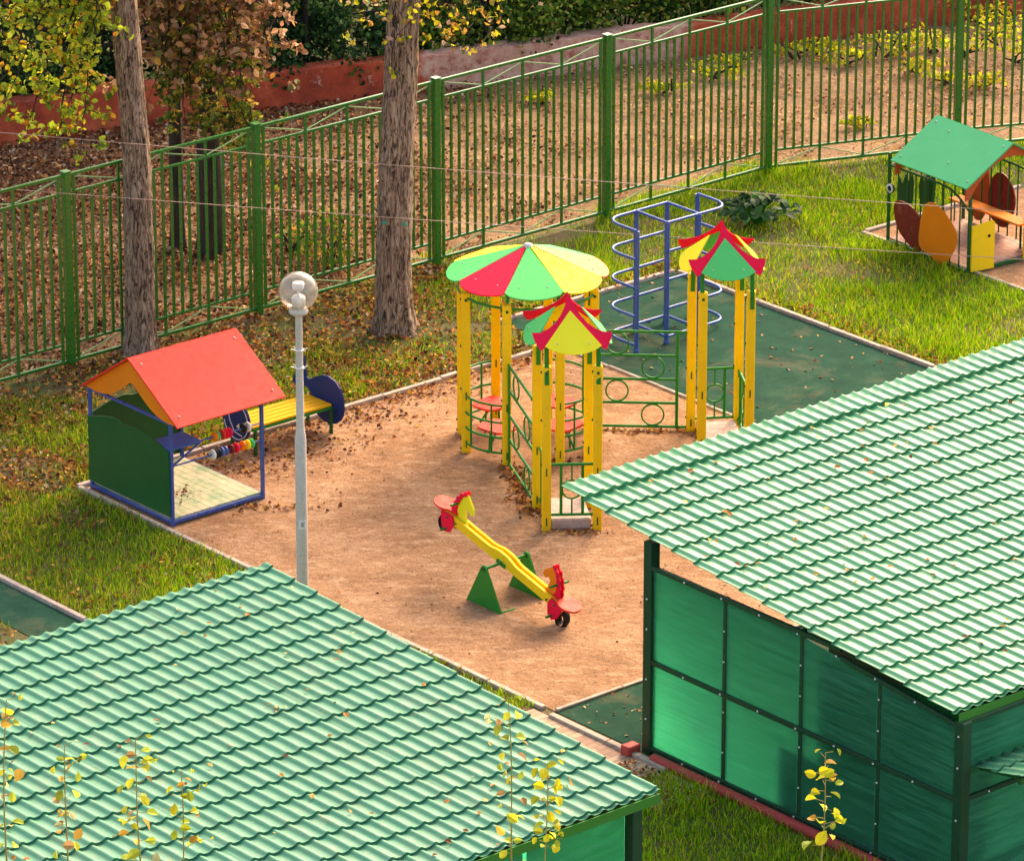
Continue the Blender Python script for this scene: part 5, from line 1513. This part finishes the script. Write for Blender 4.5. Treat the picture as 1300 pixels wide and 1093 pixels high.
v_, f, c = leaves_mesh(C, N_, rng.uniform(.015, .075, n) , rng.uniform(0, 6.28, n), pick([(.55, .22, .06, 3), (.60, .40, .12, 3), (.25, .09, .04, 2)], n, .25), .3)
tag(np_mesh('roof_leaves', v_, f, M['litter'], colors=c), 'small dry leaves scattered on the two tiled roofs', None, None, 'stuff')

# ------------------------------------------------------------------ cables
def cable(pa, pb, label):
    # two ends given as (px, py) on the slanting vertical plane that passes just in front of the trunks
    def onp(px, py):
        for_y = 2.0
        for _ in range(25):
            p = at_y(px, py, for_y); for_y = 2.02 + (p[0] + 4.0) * .30
        return p
    a, b_ = onp(*pa), onp(*pb); d = b_ - a; a2 = a - d * .6; b2 = b_ + d * .6
    pts = []
    for t in np.linspace(0, 1, 41):
        p = a2 * (1 - t) + b2 * t; tt = (t - .5) * 2; p = p + Z * (.12 * tt * tt - .012) ; pts.append(p)
    mb = MB(); mb.tube(pts, .0042, 6); tag(mb.build('cable', M['wire']), label, 'cable')
cable((0, 170), (1300, 271), 'upper of the two thin pale cables strung across the playground')
cable((0, 241), (1300, 331), 'lower of the two thin pale cables, tied to the thick trunk with teal cord')

# ------------------------------------------------------------------ young shoots rising in front of the pavilions
def shoot(px, py, yy, hpx, label, nleaf=8, lsz=.09, pal=YEL, rank=0):
    tip = at_y(px, py, yy); base = tip.copy(); base[2] = 0; base[0] += rng.uniform(-.3, .3)
    t = tag(empty('sapling', base), label, 'sapling', 'saplings in front of the pavilions')
    pts = []; n = 24
    for i in range(n + 1):
        s_ = i / n; p = base * (1 - s_) + tip * s_; p = p + X * (.05 * math.sin(3 * s_ * math.pi + px)) * s_ * (1 - s_) * 4
        pts.append(p)
    mb = MB(); mb.tube(pts, list(np.linspace(.02, .0035, n + 1)), 6)
    Cs, Ns, Ss, Rs = [], [], [], []
    span = hpx / 165.0
    L = tip[2]
    for i in range(int(nleaf * 2.6)):
        back = (i / nleaf) * span
        if back > min(L * .8, span * 2.6): break
        s_ = 1 - back / L; k = s_ * n; j = min(int(k), n - 1); p = pts[j] * (1 - (k - j)) + pts[j + 1] * (k - j)
        a = i * 2.4 + rng.uniform(-.4, .4); r_ = lsz * rng.uniform(.5, .8)
        q = p + xyz(math.cos(a) * r_, math.sin(a) * r_ * .8, rng.uniform(-.01, .03))
        mb.tube([p, q], .0025, 4, cap=False)
        Cs.append(q + xyz(math.cos(a), math.sin(a)) * lsz * .35); Ns.append(unit(xyz(math.cos(a) * .5, math.sin(a) * .5 - .45, .7) + rng.normal(size=3) * .25)); Ss.append(lsz * rng.uniform(.65, 1.15) * (1 if i > 1 else .6))
    for j in (n - 1, n - 3):
        p = pts[j]; a = rng.uniform(0, 6.28); e = p + xyz(math.cos(a) * .16, math.sin(a) * .12, .07)
        mb.tube([p, (p + e) / 2 + Z * .015, e], [.004, .003, .002], 5, cap=False)
        for k in range(4):
            q = p + (e - p) * (.4 + .22 * k) + rng.normal(size=3) * .02
            Cs.append(q); Ns.append(unit(rng.normal(size=3) + [0, -.4, .8])); Ss.append(lsz * rng.uniform(.45, .9))
    mb.build('stem', M['stemc'], t)
    v_, f, c = round_leaves(np.array(Cs), np.array(Ns), np.array(Ss) * 1.0, rng.uniform(0, 6.28, len(Cs)), pick(pal, len(Cs), .2), .38)
    np_mesh('foliage', v_, f, M['leaf'], t, colors=c)
M['stemc'] = paint('shoot_bark', (.35, .30, .08), .6, .2)
SY = [(.60, .58, .05, 3), (.42, .50, .06, 3), (.62, .36, .06, 1.3), (.40, .24, .09, 1.2), (.62, .62, .30, 1)]
shoot(8, 888, -19.5, 110, 'sapling tip with orange and yellow leaves at the left edge of the photo', 9, .11, SY)
shoot(82, 945, -19.5, 60, 'slim sapling tip, second from the left in front of the dull roof', 7, .09, SY)
shoot(172, 938, -19.5, 65, 'sapling tip with pale round leaves, third from the left in front of the dull roof', 9, .10, SY)
shoot(230, 978, -19.5, 40, 'shortest bright green sapling tip, left of the middle of the dull roof', 6, .08, YEL)
shoot(645, 885, -19.5, 110, 'tallest sapling tip, near the lower right edge of the dull roof', 11, .09, SY)
shoot(695, 968, -19.5, 45, 'bushy bright yellow sapling tip by the right edge of the dull roof', 11, .09, YEL)
shoot(1048, 955, -19.0, 50, 'bright yellow sapling tip in front of the translucent green wall', 7, .11, YEL)
